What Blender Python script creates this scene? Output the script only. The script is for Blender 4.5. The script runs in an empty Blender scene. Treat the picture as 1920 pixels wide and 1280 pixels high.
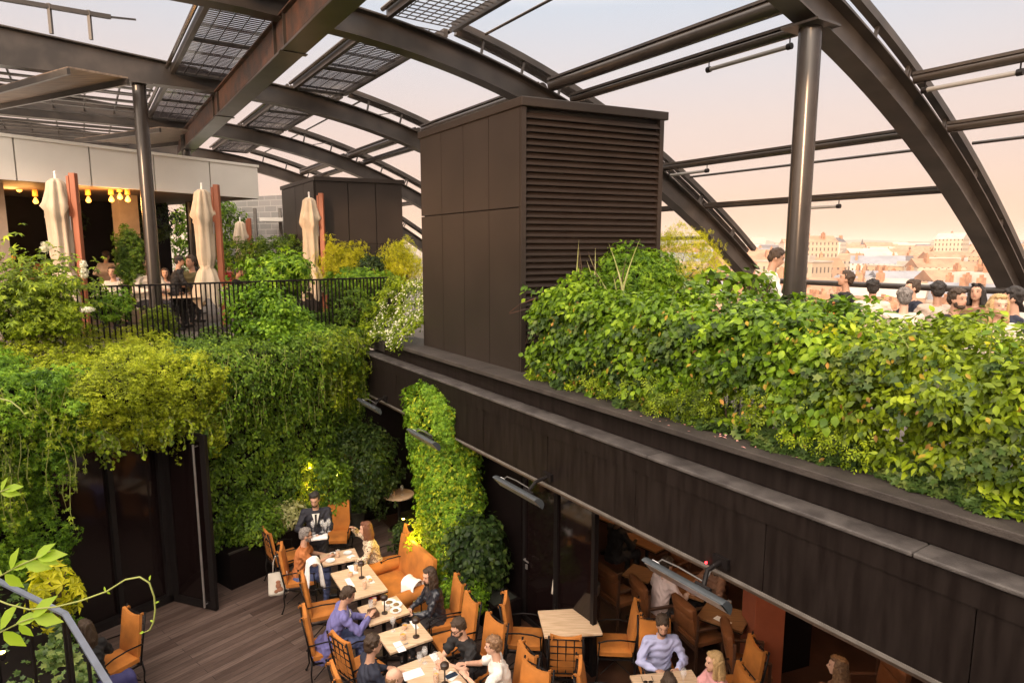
import bpy, bmesh, math, random
import numpy as np
from mathutils import Vector, Matrix
random.seed(7); RNG=np.random.default_rng(7)
S=bpy.context.scene; COL=S.collection
R=math.radians
# ---------------------------------------------------------------- camera
F_PX=1200.0; PITCH=R(8.16); CAM_Z=1.7
cam=bpy.data.objects.new('camera',bpy.data.cameras.new('camera')); COL.objects.link(cam)
cam.data.sensor_width=36; cam.data.lens=F_PX/1920*36; cam.data.clip_end=20000; cam.data.clip_start=.05
cam.location=(0,0,CAM_Z); cam.rotation_euler=(R(90)-PITCH,0,0); S.camera=cam
# ---------------------------------------------------------------- sky and sun
SUN_EL=R(9); SUN_AZ=R(200)      # low sun behind the camera, azimuth clockwise from +Y
w=bpy.data.worlds.new('World'); S.world=w; w.use_nodes=True
nt=w.node_tree; nt.nodes.clear()
def N(nt,t,**k):
    n=nt.nodes.new(t)
    for a,b in k.items(): setattr(n,a,b)
    return n
wo=N(nt,'ShaderNodeOutputWorld'); bg1=N(nt,'ShaderNodeBackground'); bg2=N(nt,'ShaderNodeBackground'); ad=N(nt,'ShaderNodeAddShader')
sk=N(nt,'ShaderNodeTexSky',sky_type='NISHITA',sun_disc=False,sun_elevation=SUN_EL,sun_rotation=SUN_AZ)
nt.links.new(sk.outputs[0],bg1.inputs[0]); bg1.inputs[1].default_value=.03
tc=N(nt,'ShaderNodeTexCoord'); sp=N(nt,'ShaderNodeSeparateXYZ'); cr=N(nt,'ShaderNodeValToRGB')
nt.links.new(tc.outputs['Generated'],sp.inputs[0]); nt.links.new(sp.outputs['Z'],cr.inputs[0])
E=cr.color_ramp.elements
E[0].position=0.0; E[0].color=(.72,.37,.30,1)
E[1].position=1.0; E[1].color=(3.6,3.2,2.9,1)
for p_,c_ in ((.04,(.72,.39,.32)),(.10,(.78,.48,.40)),(.18,(.80,.575,.50)),(.25,(.75,.64,.62)),(.33,(.66,.68,.74)),(.46,(2.2,1.95,1.75)),(.62,(3.4,3.0,2.6))):
    e=E.new(p_); e.color=(*c_,1)
nt.links.new(cr.outputs[0],bg2.inputs[0]); bg2.inputs[1].default_value=.62
gv=N(nt,'ShaderNodeVectorMath',operation='DOT_PRODUCT'); nt.links.new(tc.outputs['Generated'],gv.inputs[0]); gv.inputs[1].default_value=Vector((-.38,-.80,.46)).normalized()
gm=N(nt,'ShaderNodeMath',operation='MAXIMUM'); nt.links.new(gv.outputs['Value'],gm.inputs[0]); gm.inputs[1].default_value=0
gp_=N(nt,'ShaderNodeMath',operation='POWER'); nt.links.new(gm.outputs[0],gp_.inputs[0]); gp_.inputs[1].default_value=4
gs=N(nt,'ShaderNodeMath',operation='MULTIPLY'); nt.links.new(gp_.outputs[0],gs.inputs[0]); gs.inputs[1].default_value=4.6
bg3=N(nt,'ShaderNodeBackground'); bg3.inputs[0].default_value=(1,.82,.66,1); nt.links.new(gs.outputs[0],bg3.inputs[1]); ad2=N(nt,'ShaderNodeAddShader')
nt.links.new(bg2.outputs[0],ad2.inputs[0]); nt.links.new(bg3.outputs[0],ad2.inputs[1]); nt.links.new(bg1.outputs[0],ad.inputs[0]); nt.links.new(ad2.outputs[0],ad.inputs[1]); nt.links.new(ad.outputs[0],wo.inputs[0])
sun=bpy.data.objects.new('sun',bpy.data.lights.new('sun','SUN')); COL.objects.link(sun)
sun.data.energy=2.6; sun.data.angle=R(3); sun.data.color=(1,.62,.36)
sun.rotation_euler=(R(90)-SUN_EL,0,-SUN_AZ+math.pi)
sun.location=(0,-20,20)
S.view_settings.view_transform='Standard'; S.view_settings.look='None'; S.view_settings.exposure=.5; S.view_settings.gamma=1
S.cycles.use_denoising=True; S.cycles.max_bounces=8; S.cycles.transparent_max_bounces=12; S.cycles.sample_clamp_indirect=4
# ---------------------------------------------------------------- plan geometry
AZ=R(33.6); UD=Vector((-math.sin(AZ),math.cos(AZ),0)); VD=Vector((math.cos(AZ),math.sin(AZ),0))
def UV(u,v,z=0): p=UD*u+VD*v; return Vector((p.x,p.y,z))
def at(x,y,z):
    """world point at height z seen at photo pixel x,y"""
    u=(x-960)/F_PX; v=(y-640)/F_PX
    d=Vector((u,math.cos(PITCH)-v*math.sin(PITCH),-(v*math.cos(PITCH)+math.sin(PITCH))))
    return Vector((0,0,CAM_Z))+d*((z-CAM_Z)/d.z)
def atF(x,y,F):
    """world point at forward distance F seen at photo pixel x,y"""
    u=(x-960)/F_PX; v=(y-640)/F_PX
    d=Vector((u,math.cos(PITCH)-v*math.sin(PITCH),-(v*math.cos(PITCH)+math.sin(PITCH))))
    return Vector((0,0,CAM_Z))+d*(F/d.y)
FLOOR=-3.9
W0=Vector((-5.44,9.59,0)); WD=Vector((.597,.802,0)).normalized(); WN=Vector((.802,-.597,0)).normalized()
def WP(s,z,n=0): p=W0+WD*s+WN*n; return Vector((p.x,p.y,z))
# ---------------------------------------------------------------- mesh builder
class MB:
    def __init__(s): s.v=[]; s.f=[]
    def add(s,vs,fs):
        o=len(s.v); s.v+= [tuple(v) for v in vs]; s.f+=[tuple(i+o for i in f) for f in fs]; return s
    def box(s,c,d,rz=0,rx=0,ry=0):
        M=Matrix.Translation(c)@Matrix.Rotation(rz,4,'Z')@Matrix.Rotation(ry,4,'Y')@Matrix.Rotation(rx,4,'X')
        vs=[M@Vector((x*d[0]/2,y*d[1]/2,z*d[2]/2)) for x in(-1,1) for y in(-1,1) for z in(-1,1)]
        return s.add(vs,[(0,1,3,2),(4,6,7,5),(0,4,5,1),(2,3,7,6),(0,2,6,4),(1,5,7,3)])
    def bar(s,a,b,w,h,up=(0,0,1)):
        a=Vector(a);b=Vector(b);t=(b-a).normalized();up=Vector(up)
        x=t.cross(up)
        if x.length<1e-4: x=t.cross(Vector((1,0,0)))
        x.normalize();y=x.cross(t)
        vs=[p+x*(i*w/2)+y*(j*h/2) for p in(a,b) for i,j in((-1,-1),(1,-1),(1,1),(-1,1))]
        return s.add(vs,[(3,2,1,0),(4,5,6,7),(0,1,5,4),(1,2,6,5),(2,3,7,6),(3,0,4,7)])
    def tube(s,pts,r,n=10,cap=True):
        pts=[Vector(p) for p in pts]; rs=r if isinstance(r,(list,tuple)) else [r]*len(pts)
        o=len(s.v); prev=None
        for i,p in enumerate(pts):
            t=(pts[min(i+1,len(pts)-1)]-pts[max(i-1,0)]).normalized()
            if prev is None:
                x=t.cross(Vector((0,0,1)))
                if x.length<1e-3: x=t.cross(Vector((1,0,0)))
            else: x=prev-t*prev.dot(t)
            x.normalize(); prev=x; y=t.cross(x)
            for k in range(n):
                a=2*math.pi*k/n; s.v.append(tuple(p+(x*math.cos(a)+y*math.sin(a))*rs[i]))
        for i in range(len(pts)-1):
            for k in range(n):
                a=o+i*n+k;b=o+i*n+(k+1)%n; s.f.append((a,b,b+n,a+n))
        if cap:
            s.f.append(tuple(o+k for k in range(n))[::-1]); s.f.append(tuple(o+(len(pts)-1)*n+k for k in range(n)))
        return s
    def prism(s,poly,z0,z1):
        n=len(poly); vs=[(p[0],p[1],z0) for p in poly]+[(p[0],p[1],z1) for p in poly]
        return s.add(vs,[tuple(range(n))[::-1],tuple(range(n,2*n))]+[(i,(i+1)%n,n+(i+1)%n,n+i) for i in range(n)])
    def quad(s,a,b,c,d): return s.add([a,b,c,d],[(0,1,2,3)])
    def lathe(s,prof,c=(0,0,0),n=16,sx=1,sy=1):
        o=len(s.v)
        for r,z in prof:
            for k in range(n):
                a=2*math.pi*k/n; s.v.append((c[0]+r*math.cos(a)*sx,c[1]+r*math.sin(a)*sy,c[2]+z))
        for i in range(len(prof)-1):
            for k in range(n):
                a=o+i*n+k;b=o+i*n+(k+1)%n; s.f.append((a,b,b+n,a+n))
        s.f.append(tuple(o+k for k in range(n))[::-1]); s.f.append(tuple(o+(len(prof)-1)*n+k for k in range(n)))
        return s
    def ell(s,c,r,M=None,n=10,m=7):
        o=len(s.v); M=M or Matrix.Identity(3)
        for i in range(m+1):
            th=math.pi*i/m
            for k in range(n):
                a=2*math.pi*k/n
                s.v.append(tuple(Vector(c)+M@Vector((r[0]*math.sin(th)*math.cos(a),r[1]*math.sin(th)*math.sin(a),r[2]*math.cos(th)))))
        for i in range(m):
            for k in range(n):
                a=o+i*n+k;b=o+i*n+(k+1)%n; s.f.append((a,a+n,b+n,b))
        return s
def orgof(o):
    v=Vector((0,0,0))
    while o is not None: v+=o.location; o=o.parent
    return v
def build(name,mb,mat,parent=None,smooth=False,world=False,bevel=0,seg=2):
    """one mesh object; world=True: the vertices are world positions"""
    me=bpy.data.meshes.new(name); vs=mb.v
    if world and parent is not None:
        d=orgof(parent); vs=[(x-d.x,y-d.y,z-d.z) for x,y,z in vs]
    me.from_pydata(vs,[],mb.f); me.materials.append(mat)
    if smooth:
        me.shade_smooth()
        if smooth=='auto': me.set_sharp_from_angle(angle=R(40))
    o=bpy.data.objects.new(name,me); COL.objects.link(o)
    if parent is not None: o.parent=parent
    if bevel:
        b=o.modifiers.new('b','BEVEL'); b.width=bevel; b.segments=seg; b.limit_method='ANGLE'; b.angle_limit=R(40)
    return o
def tag(o,label,cat,group=None,kind=None):
    if label: o['label']=label
    if cat: o['category']=cat
    if group: o['group']=group
    if kind: o['kind']=kind
    return o
def thing(name,label,cat,loc=(0,0,0),rz=0,group=None):
    o=bpy.data.objects.new(name,None); COL.objects.link(o); o.empty_display_size=.1
    o.location=loc; o.rotation_euler=(0,0,rz); return tag(o,label,cat,group)
def dup(root,loc,rz,label,group=None,scale=None):
    def cp(o,par):
        c=o.copy(); COL.objects.link(c); c.parent=par
        for ch in o.children: cp(ch,c)
        return c
    r=cp(root,None); r.location=loc; r.rotation_euler=(0,0,rz); r['label']=label
    if group: r['group']=group
    if scale: r.scale=(scale,)*3
    return r
def struct(name,mb,mat,**k):
    o=build(name,mb,mat,**k); o['kind']='structure'; return o
# ---------------------------------------------------------------- materials
def mat(name,c,rough=.6,metal=0,var=.15,scale=6,bump=0,bscale=60,spec=.5,coat=0,emit=None,estr=0,trans=0,alpha=1,stretch=None,c2=None):
    m=bpy.data.materials.new(name); m.use_nodes=True; t=m.node_tree; b=t.nodes['Principled BSDF']
    b.inputs['Roughness'].default_value=rough; b.inputs['Metallic'].default_value=metal
    b.inputs['Specular IOR Level'].default_value=spec; b.inputs['Coat Weight'].default_value=coat
    b.inputs['Base Color'].default_value=(*c,1)
    tcn=N(t,'ShaderNodeTexCoord'); mp=N(t,'ShaderNodeMapping'); t.links.new(tcn.outputs['Object'],mp.inputs[0])
    if stretch: mp.inputs['Scale'].default_value=stretch
    if var or c2:
        no=N(t,'ShaderNodeTexNoise'); no.inputs['Scale'].default_value=scale; no.inputs['Detail'].default_value=5; t.links.new(mp.outputs[0],no.inputs[0])
        r=N(t,'ShaderNodeValToRGB'); t.links.new(no.outputs[0],r.inputs[0])
        r.color_ramp.elements[0].position=.35; r.color_ramp.elements[1].position=.65
        lo=c2 or tuple(x*(1-var) for x in c); hi=c if c2 else tuple(min(1,x*(1+var)) for x in c)
        r.color_ramp.elements[0].color=(*lo,1); r.color_ramp.elements[1].color=(*hi,1)
        t.links.new(r.outputs[0],b.inputs['Base Color'])
    if bump:
        n2=N(t,'ShaderNodeTexNoise'); n2.inputs['Scale'].default_value=bscale; n2.inputs['Detail'].default_value=4; t.links.new(mp.outputs[0],n2.inputs[0])
        bu=N(t,'ShaderNodeBump'); bu.inputs['Strength'].default_value=bump; bu.inputs['Distance'].default_value=.02
        t.links.new(n2.outputs[0],bu.inputs['Height']); t.links.new(bu.outputs[0],b.inputs['Normal'])
    if emit: b.inputs['Emission Color'].default_value=(*emit,1); b.inputs['Emission Strength'].default_value=estr
    if trans: b.inputs['Transmission Weight'].default_value=trans
    if alpha<1: b.inputs['Alpha'].default_value=alpha
    return m
def leafmat(name,cols,rough=.45,trans=.26,spec=.2):
    """leaf material: colour drawn per leaf and per clump"""
    m=bpy.data.materials.new(name); m.use_nodes=True; t=m.node_tree; b=t.nodes['Principled BSDF']; out=t.nodes['Material Output']
    ge=N(t,'ShaderNodeNewGeometry'); tcn=N(t,'ShaderNodeTexCoord'); no=N(t,'ShaderNodeTexNoise'); no.inputs['Scale'].default_value=1.6; no.inputs['Detail'].default_value=3
    t.links.new(tcn.outputs['Object'],no.inputs[0])
    ma=N(t,'ShaderNodeMath',operation='MULTIPLY_ADD'); t.links.new(ge.outputs['Random Per Island'],ma.inputs[0]); ma.inputs[1].default_value=.55
    nb_=N(t,'ShaderNodeTexNoise'); nb_.inputs['Scale'].default_value=7; t.links.new(tcn.outputs['Object'],nb_.inputs[0]); av=N(t,'ShaderNodeMath',operation='ADD'); t.links.new(no.outputs[0],av.inputs[0]); t.links.new(nb_.outputs[0],av.inputs[1])
    m2=N(t,'ShaderNodeMath',operation='MULTIPLY_ADD'); t.links.new(av.outputs[0],m2.inputs[0]); m2.inputs[1].default_value=1.3; m2.inputs[2].default_value=-1.05
    t.links.new(m2.outputs[0],ma.inputs[2])
    r=N(t,'ShaderNodeValToRGB'); t.links.new(ma.outputs[0],r.inputs[0]); el=r.color_ramp.elements
    el[0].position=0; el[0].color=(*cols[0],1); el[1].position=1; el[1].color=(*cols[-1],1)
    for i,c in enumerate(cols[1:-1]): e=el.new((i+1)/(len(cols)-1)); e.color=(*c,1)
    t.links.new(r.outputs[0],b.inputs['Base Color']); b.inputs['Roughness'].default_value=rough; b.inputs['Specular IOR Level'].default_value=spec
    tr=N(t,'ShaderNodeBsdfTranslucent'); mx=N(t,'ShaderNodeMixShader'); mx.inputs[0].default_value=trans
    mc=N(t,'ShaderNodeMix',data_type='RGBA',blend_type='MULTIPLY'); mc.inputs[0].default_value=1; t.links.new(r.outputs[0],mc.inputs[6]); mc.inputs[7].default_value=(1.3,1.4,.4,1)
    t.links.new(mc.outputs[2],tr.inputs[0]); t.links.new(b.outputs[0],mx.inputs[1]); t.links.new(tr.outputs[0],mx.inputs[2]); t.links.new(mx.outputs[0],out.inputs[0])
    return m
M={}
M['steel']=mat('painted_steel',(.036,.030,.026),.34,var=.35,scale=2.5,spec=.45)
M['steel_dark']=mat('dark_steel',(.03,.024,.021),.42,var=.2,scale=5)
M['tube']=mat('tube_steel',(.035,.028,.024),.24,spec=.6,var=.1)
M['rust']=mat('rusty_steel',(.085,.032,.016),.7,c2=(.024,.014,.011),scale=4,bump=.3)
M['panel']=mat('brown_cladding',(.026,.0185,.0148),.5,spec=.3,var=.16,scale=.9,bump=.05,bscale=250)
M['louver']=mat('brown_louver',(.024,.0165,.013),.45,spec=.25,var=.1,scale=3)
M['gap']=mat('shadow_gap',(.01,.008,.007),.9,var=0)
M['coping']=mat('weathered_coping',(.085,.075,.070),.6,c2=(.038,.032,.030),scale=6,bump=.25,bscale=90,stretch=(1,1,1))
M['ledge']=mat('ledge_stone',(.050,.040,.034),.7,c2=(.026,.020,.017),scale=4,bump=.3,bscale=70)
M['band']=mat('dark_fascia_panel',(.0075,.0045,.0037),.55,spec=.14,c2=(.015,.0105,.009),scale=3,stretch=(5,5,.7),bump=.06,bscale=200)
M['trim']=mat('grey_trim',(.14,.125,.11),.6,var=.2,scale=8)
M['white']=mat('pale_fascia',(.70,.67,.62),.5,var=.03,scale=2)
M['soffit']=mat('brown_soffit',(.10,.065,.045),.6,var=.1)
M['black']=mat('black_metal',(.008,.006,.006),.5,spec=.2,var=0)
M['blackpaint']=mat('black_panel',(.005,.003,.003),.5,spec=.10,var=.2)
M['glass']=mat('dark_glass',(.006,.003,.003),.08,spec=.35,var=0)
M['concrete']=mat('grey_concrete',(.30,.28,.26),.85,var=.15,scale=3,bump=.2)
M['terrace']=mat('terrace_paving',(.12,.10,.085),.8,var=.2,scale=2,bump=.2)
M['pv']=mat('solar_cell',(.018,.015,.02),.2,spec=.6,var=.1,coat=.2)
M['pvline']=mat('solar_cell_line',(.35,.33,.33),.4,var=0)
M['lamp_tube']=mat('lamp_tube',(.20,.19,.18),.3,var=0)
M['corr']=mat('corrugated_sheet',(.20,.14,.10),.6,c2=(.10,.07,.05),scale=2,stretch=(1,9,1))
M['brick']=mat('grey_brick',(.25,.235,.22),.85,var=.2,scale=5,bump=.2)
# ---------------------------------------------------------------- roof arches
def zb(v): return 4.72 if v<2.2 else 4.70-.0352*(v-2.2)**2
def path(v0,v1,off=0,step=.35):
    n=max(2,int((v1-v0)/step)); out=[]
    for i in range(n+1):
        v=v0+(v1-v0)*i/n; sl=0 if v<2.2 else -.0704*(v-2.2); L=math.hypot(1,sl)
        off_=off+(max(0,2.2-v)*.085 if off>.3 else 0); out.append((v-sl/L*off_, zb(v)+off_/L))
    return out
def sweep(mb,u,pts,hu,ho):
    """rectangular section along a V,z path: hu half width along U, between radial offsets ho=(a,b)"""
    a=path(pts[0],pts[1],ho[0]); b=path(pts[0],pts[1],ho[1]); o=len(mb.v); n=len(a)
    for i in range(n):
        for (vv,zz),uu in ((a[i],u-hu),(a[i],u+hu),(b[i],u+hu),(b[i],u-hu)): mb.v.append(tuple(UV(uu,vv,zz)))
    for i in range(n-1):
        for k in range(4):
            p=o+i*4+k;q=o+i*4+(k+1)%4; mb.f.append((p,q,q+4,p+4))
    mb.f.append((o,o+3,o+2,o+1)); e=o+(n-1)*4; mb.f.append((e,e+1,e+2,e+3))
ARCHU=[4.2,9.15,14.05,19.0,24.0]
AL=['nearest steel roof arch, resting on the thick round column by the hedge','steel roof arch passing just behind the top of the big louvred tower','steel roof arch held by the round column beside the cream parasol','steel roof arch running above the smaller dark tower','farthest steel roof arch, half hidden behind the small dark tower']
for i,u in enumerate(ARCHU):
    a=thing('roof_arch',AL[i],'roof arch',UV(u,12.6,0),group='curved steel roof arches')
    v1=12.9 if i!=1 else 12.5
    m=MB(); v0=-9 if i>0 else 0.5
    sweep(m,u,(v0,v1),.012,(.02,.36)); build('web',m,M['steel'],a,world=True)
    m=MB(); sweep(m,u,(v0,v1),.13,(0,.022)); build('flange',m,M['steel'],a,world=True)
    m=MB(); sweep(m,u,(v0,v1),.13,(.36,.382)); build('flange',m,M['steel'],a,world=True)
    m=MB(); sweep(m,u+.0,(5.0,12.25 if i!=0 else 13),.05,(.64,.74)); build('upper_rail',m,M['steel'],a,world=True)
    m=MB(); sweep(m,u+.16,(5.0,12.25 if i!=0 else 13),.04,(.60,.68)); build('upper_rail',m,M['tube'],a,world=True)
    v=5.4; k=0
    while v<12.1:
        p=path(v,v+.01,.38)[0]; q=path(v,v+.01,.66)[0]
        m=MB(); m.bar(UV(u,*p),UV(u,*q),.035,.035); 
        if v>8: m.bar(UV(u,p[0]+.09,p[1]),UV(u,q[0]+.05,q[1]),.03,.03)
        build('strut',m,M['steel'],a,world=True); v+=.75 if v<8 else 1.05; k+=1
    if i in(2,3):
        p=path(5.6,5.61,.38)[0]; q=path(6.1,6.11,.66)[0]; m=MB(); m.bar(UV(u,*p),UV(u,*q),.02,.02); build('brace',m,M['steel'],a,world=True)
    for vv in (-4.5,-.5,1.15,7.6,10.4):    # web stiffener plates
        if vv<v0+.3: continue
        p=path(vv,vv+.01,.022)[0]; q=path(vv,vv+.01,.36)[0]; m=MB(); m.bar(UV(u,*p),UV(u,*q),.24,.014,up=UV(1,0)); build('stiffener',m,M['steel'],a,world=True)
# columns
def column(u,v,d,label,ztop,z0=-.1):
    c=thing('round_column',label,'column',UV(u,v,z0),group='round steel columns')
    m=MB(); m.tube([UV(u,v,z0),UV(u,v,ztop)],d/2,24); build('shaft',m,M['tube'],c,smooth='auto',world=True)
    m=MB(); m.box(UV(u,v,ztop+.012),(.42,.42,.024),rz=AZ); build('cap_plate',m,M['steel'],c,world=True)
    m=MB(); m.box(UV(u,v,z0+.02),(.4,.4,.03),rz=AZ); build('base_plate',m,M['steel'],c,world=True)
column(4.2,6.56,.235,'thick round steel column rising from behind the right hedge',zb(6.56)-.03)
column(14.05,1.1,.235,'round steel column with orange lamp reflections standing behind the left railing',4.69)
column(19.0,2.45,.22,'short visible top of a round column above the far end of the pale fascia',4.69,0)
# diagonal girder along U
g=thing('roof_girder','long rust-streaked box girder crossing under the roof arches','girder',UV(12,2.5,4.2))
m=MB(); m.bar(UV(1,2.5,4.265),UV(20.5,2.5,4.265),.30,.03); build('bottom_flange',m,M['steel'],g,world=True)
m=MB(); m.bar(UV(1,2.42,4.49),UV(20.5,2.42,4.49),.02,.42); build('web',m,M['rust'],g,world=True)
m=MB(); m.bar(UV(1,2.5,4.712),UV(20.5,2.5,4.712),.30,.02); build('top_flange',m,M['rust'],g,world=True)
for u in ARCHU[1:4]:
    for s in (-.25,.25):
        m=MB(); m.box(UV(u+s,2.5,4.49),(.26,.015,.42),rz=AZ); build('stiffener',m,M['steel'],g,world=True)
    m=MB(); m.box(UV(u-.2,2.5,4.245),(.36,.10,.012),rz=AZ); build('splice_plate',m,M['steel'],g,world=True)
# purlins
PUR=[(5.5,.022,0),(6.8,.10,1),(7.25,.07,1),(8.57,.062,0),(9.57,.064,1),(10.3,.024,0),(10.82,.055,1),(11.8,.05,0)]
def purlin(v,r,u0,u1,label):
    z=zb(v)+.40/math.cos(math.atan(.0704*(v-2.2)))+r*.6
    if r<.03: z+=.28
    o=thing('purlin_tube',label,'roof tube',UV(u0,v,z),group='long tubes between the roof arches')
    m=MB(); m.tube([UV(u0,v,z),UV(u1,v,z)],r,14); build('tube',m,M['tube'],o,smooth='auto',world=True)
    if r>.05:
        m=MB(); m.bar(UV(u0,v-r*.9,z+r*.8),UV(u1,v-r*.9,z+r*.8),.035,.035); build('cover_strip',m,M['tube'],o,world=True)
    return z
BAY=['right of the nearest arch','between the nearest arch and the tower arch','behind the big tower','over the small tower','at the far end']
bays=[(-.5,4.2,[8.57,9.57,10.3]),(4.2,9.15,[5.5,6.8,7.25,9.57,10.3,10.82]),(9.15,14.05,[6.8,7.25,9.57,10.82,11.8]),(14.05,19.0,[5.5,6.8,7.25,9.57,10.82]),(19.0,24.0,[5.5,6.8,7.25,9.57])]
names={5.5:'thin rod highest on the curve',6.8:'fattest tube with pale blue sheen',7.25:'dark tube just below the fattest one',8.57:'upper dark tube',9.57:'dark tube halfway down the curve',10.3:'thin rod low on the curve',10.82:'lower dark tube',11.8:'short tube nearest the arch foot'}
PR={v:r for v,r,_ in PUR}
for bi,(u0,u1,vs) in enumerate(bays):
    for v in vs: purlin(v,PR[v],u0+.13,u1-.13,names[v]+' '+BAY[bi])
# linear lamps hung under the tubes
def linear_lamp(v,u0,u1,label,dz=.17):
    z=zb(v)+.40/math.cos(math.atan(.0704*(v-2.2)))-dz+.05
    o=thing('linear_lamp',label,'lamp',UV(u0,v,z),group='unlit linear lamps under the roof tubes')
    m=MB(); m.tube([UV(u0,v,z),UV(u1,v,z)],.028,10); build('lamp_body',m,M['lamp_tube'],o,smooth='auto',world=True)
    for u in(u0,u1):
        m=MB(); m.tube([UV(u-.03,v,z),UV(u+.03,v,z)],.038,10); build('end_cap',m,M['black'],o,smooth='auto',world=True)
        m=MB(); m.bar(UV(u,v,z),UV(u,v,z+dz-.04),.012,.012); build('hanger',m,M['black'],o,world=True)
linear_lamp(7.25,4.9,6.1,'linear lamp under the tube left of the column top')
linear_lamp(9.57,8.0,8.9,'linear lamp touching the right edge of the big tower')
linear_lamp(10.82,6.2,7.0,'linear lamp just left of the thick round column')
linear_lamp(8.57,3.0,3.95,'linear lamp at the upper right corner')
linear_lamp(11.8,9.6,10.4,'linear lamp low above the yellow shrub')
linear_lamp(7.25,12.2,13.0,'linear lamp above the roof edge of the big tower')
linear_lamp(9.57,13.0,13.7,'linear lamp seen beyond the big tower, far bay')
# solar louvre strips
def strip(u0,u1,va,vb,z,label,kind):
    o=thing('solar_roof_panel' if kind=='pv' else 'roof_grating',label,'solar panel' if kind=='pv' else 'roof grating',UV((u0+u1)/2,(va+vb)/2,z),group='solar panels in the roof' if kind=='pv' else 'gratings in the roof')
    for v in(va,vb):
        m=MB(); m.bar(UV(u0,v,z),UV(u1,v,z),.07,.12); build('side_beam',m,M['steel'],o,world=True)
        m=MB(); m.tube([UV(u0,v+(.09 if v==vb else -.09),z+.05),UV(u1,v+(.09 if v==vb else -.09),z+.05)],.035,8); build('edge_tube',m,M['tube'],o,smooth='auto',world=True)
    if kind=='pv':
        n=2; L=(u1-u0)/n
        for k in range(n):
            a=u0+L*k+.03;b=u0+L*(k+1)-.03
            q=MB(); nn=int((b-a)/.088)
            for j in range(nn):
                u=a+(b-a)*(j+.5)/nn; q.bar(UV(u,va+.04,z),UV(u,vb-.04,z),.056 if j%9 else .085,.004)
            p=build('solar_slats',q,M['pv'],o,world=True)
            q=MB()
            for j in range(1,5): v=va+(vb-va)*j/5; q.bar(UV(a,v,z-.016),UV(b,v,z-.016),.012,.008)
            build('slat_rods',q,M['steel_dark'],p,world=True)
            m=MB(); m.bar(UV(b+.03,va,z-.03),UV(b+.03,vb,z-.03),.05,.06); build('cross_bar',m,M['steel_dark'],o,world=True)
    else:
        m=MB(); nu=int((u1-u0)/.13)
        for j in range(nu+1):
            u=u0+(u1-u0)*j/nu; m.bar(UV(u,va,z),UV(u,vb,z),.012,.014)
        for j in range(1,8):
            v=va+(vb-va)*j/8; m.bar(UV(u0,v,z),UV(u1,v,z),.010,.012)
        build('mesh_panel',m,M['steel_dark'],o,world=True)
        for u in(u0+.15*(u1-u0),u1-.35*(u1-u0)):
            m=MB(); m.bar(UV(u,va,z-.05),UV(u,vb,z-.05),.06,.05); build('cross_bar',m,M['steel_dark'],o,world=True)
strip(9.25,13.95,1.66,2.66,5.0,'solar panels left of the rusty girder, in front of the column arch','pv')
strip(14.15,18.9,1.66,2.66,5.0,'solar panels left of the rusty girder, behind the column arch','pv')
strip(4.6,9.05,1.66,2.66,5.0,'solar panels left of the rusty girder, cut by the top of the picture','pv')
strip(10.3,13.95,3.9,4.95,5.02,'solar panels right of the rusty girder, nearest set','pv')
strip(14.15,18.9,3.9,4.95,5.02,'solar panels right of the rusty girder, middle set','pv')
strip(19.1,23.9,3.9,4.95,5.02,'solar panels right of the rusty girder, farthest set','pv')
strip(4.6,9.05,3.9,4.95,5.02,'open wire grating in the roof at the top edge of the picture','g')
strip(9.3,10.25,3.9,4.95,5.02,'small piece of wire grating between arch and solar panels','g')
# louvred canopy over the pavilion
cn=thing('louvre_canopy','open metal louvre canopy above the pale fascia building','canopy',UV(16,-3,4.7))
for k in range(15):
    u=14.7+k*.64; v1=1.45
    m=MB(); m.bar(UV(u,-11,4.86+.02*(k%3)),UV(u,v1,4.86+.02*(k%3)),.12,.03); m.bar(UV(u+.32,-11,4.94),UV(u+.32,v1,4.94),.035,.035); build('louvre_blade',m,M['steel'],cn,world=True)
for v in(-9,-8,-7,-6.1,-5.2,-4.4,-3.6,-2.8,-2.2,-1.5,-.9,-.3,.3,.9,1.45):
    m=MB(); m.bar(UV(14.3,v,5.0),UV(24,v,5.0),.03,.05); build('support_bar',m,M['steel'],cn,world=True)
for lab,pts in(('tan corrugated roof sheet above the louvre canopy, left of the column',((-20,170),(128,128),(240,148),(-20,200))),('tan corrugated roof sheet between the column and the girder foot',((140,262),(300,240),(372,246),(366,262),(280,272)))):
    z=4.62; P=[at(*q,z) for q in pts]; c=sum(P,Vector())/len(P)
    o=thing('roof_sheet',lab,'roof sheet',c,group='tan roof sheets')
    m=MB(); m.prism([(p.x,p.y) for p in P],z,z+.03); build('sheet',m,M['corr'],o,world=True)
    for a,b in((P[0],P[1]),(P[-1],P[-2])):
        m=MB(); m.bar(a-Vector((0,0,.05)),b-Vector((0,0,.05)),.05,.10); build('edge_beam',m,M['steel'],o,world=True)
# guard rail on the roof
gr=thing('roof_guardrail','small steel walkway railing standing on the roof at the upper left','railing',UV(14.05,-.5,5.1))
for dz,du in((.72,.0),(.86,.5)):
    m=MB(); m.bar(UV(14.05+du,-4.0,5.08+dz),UV(14.05+du,.75,5.08+dz),.06,.07); build('rail',m,M['steel'],gr,world=True)
for v in(-2.4,-.15,.42):
    m=MB(); m.bar(UV(14.05,v,5.36),UV(14.05,v,5.85),.05,.05); build('post',m,M['steel'],gr,world=True)
m=MB(); m.bar(UV(14.05,.75,5.8),UV(14.3,1.15,5.9),.03,.03); m.bar(UV(14.55,.75,5.94),UV(14.3,1.15,5.9),.03,.03); build('rail_tip',m,M['steel'],gr,world=True)
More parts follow.
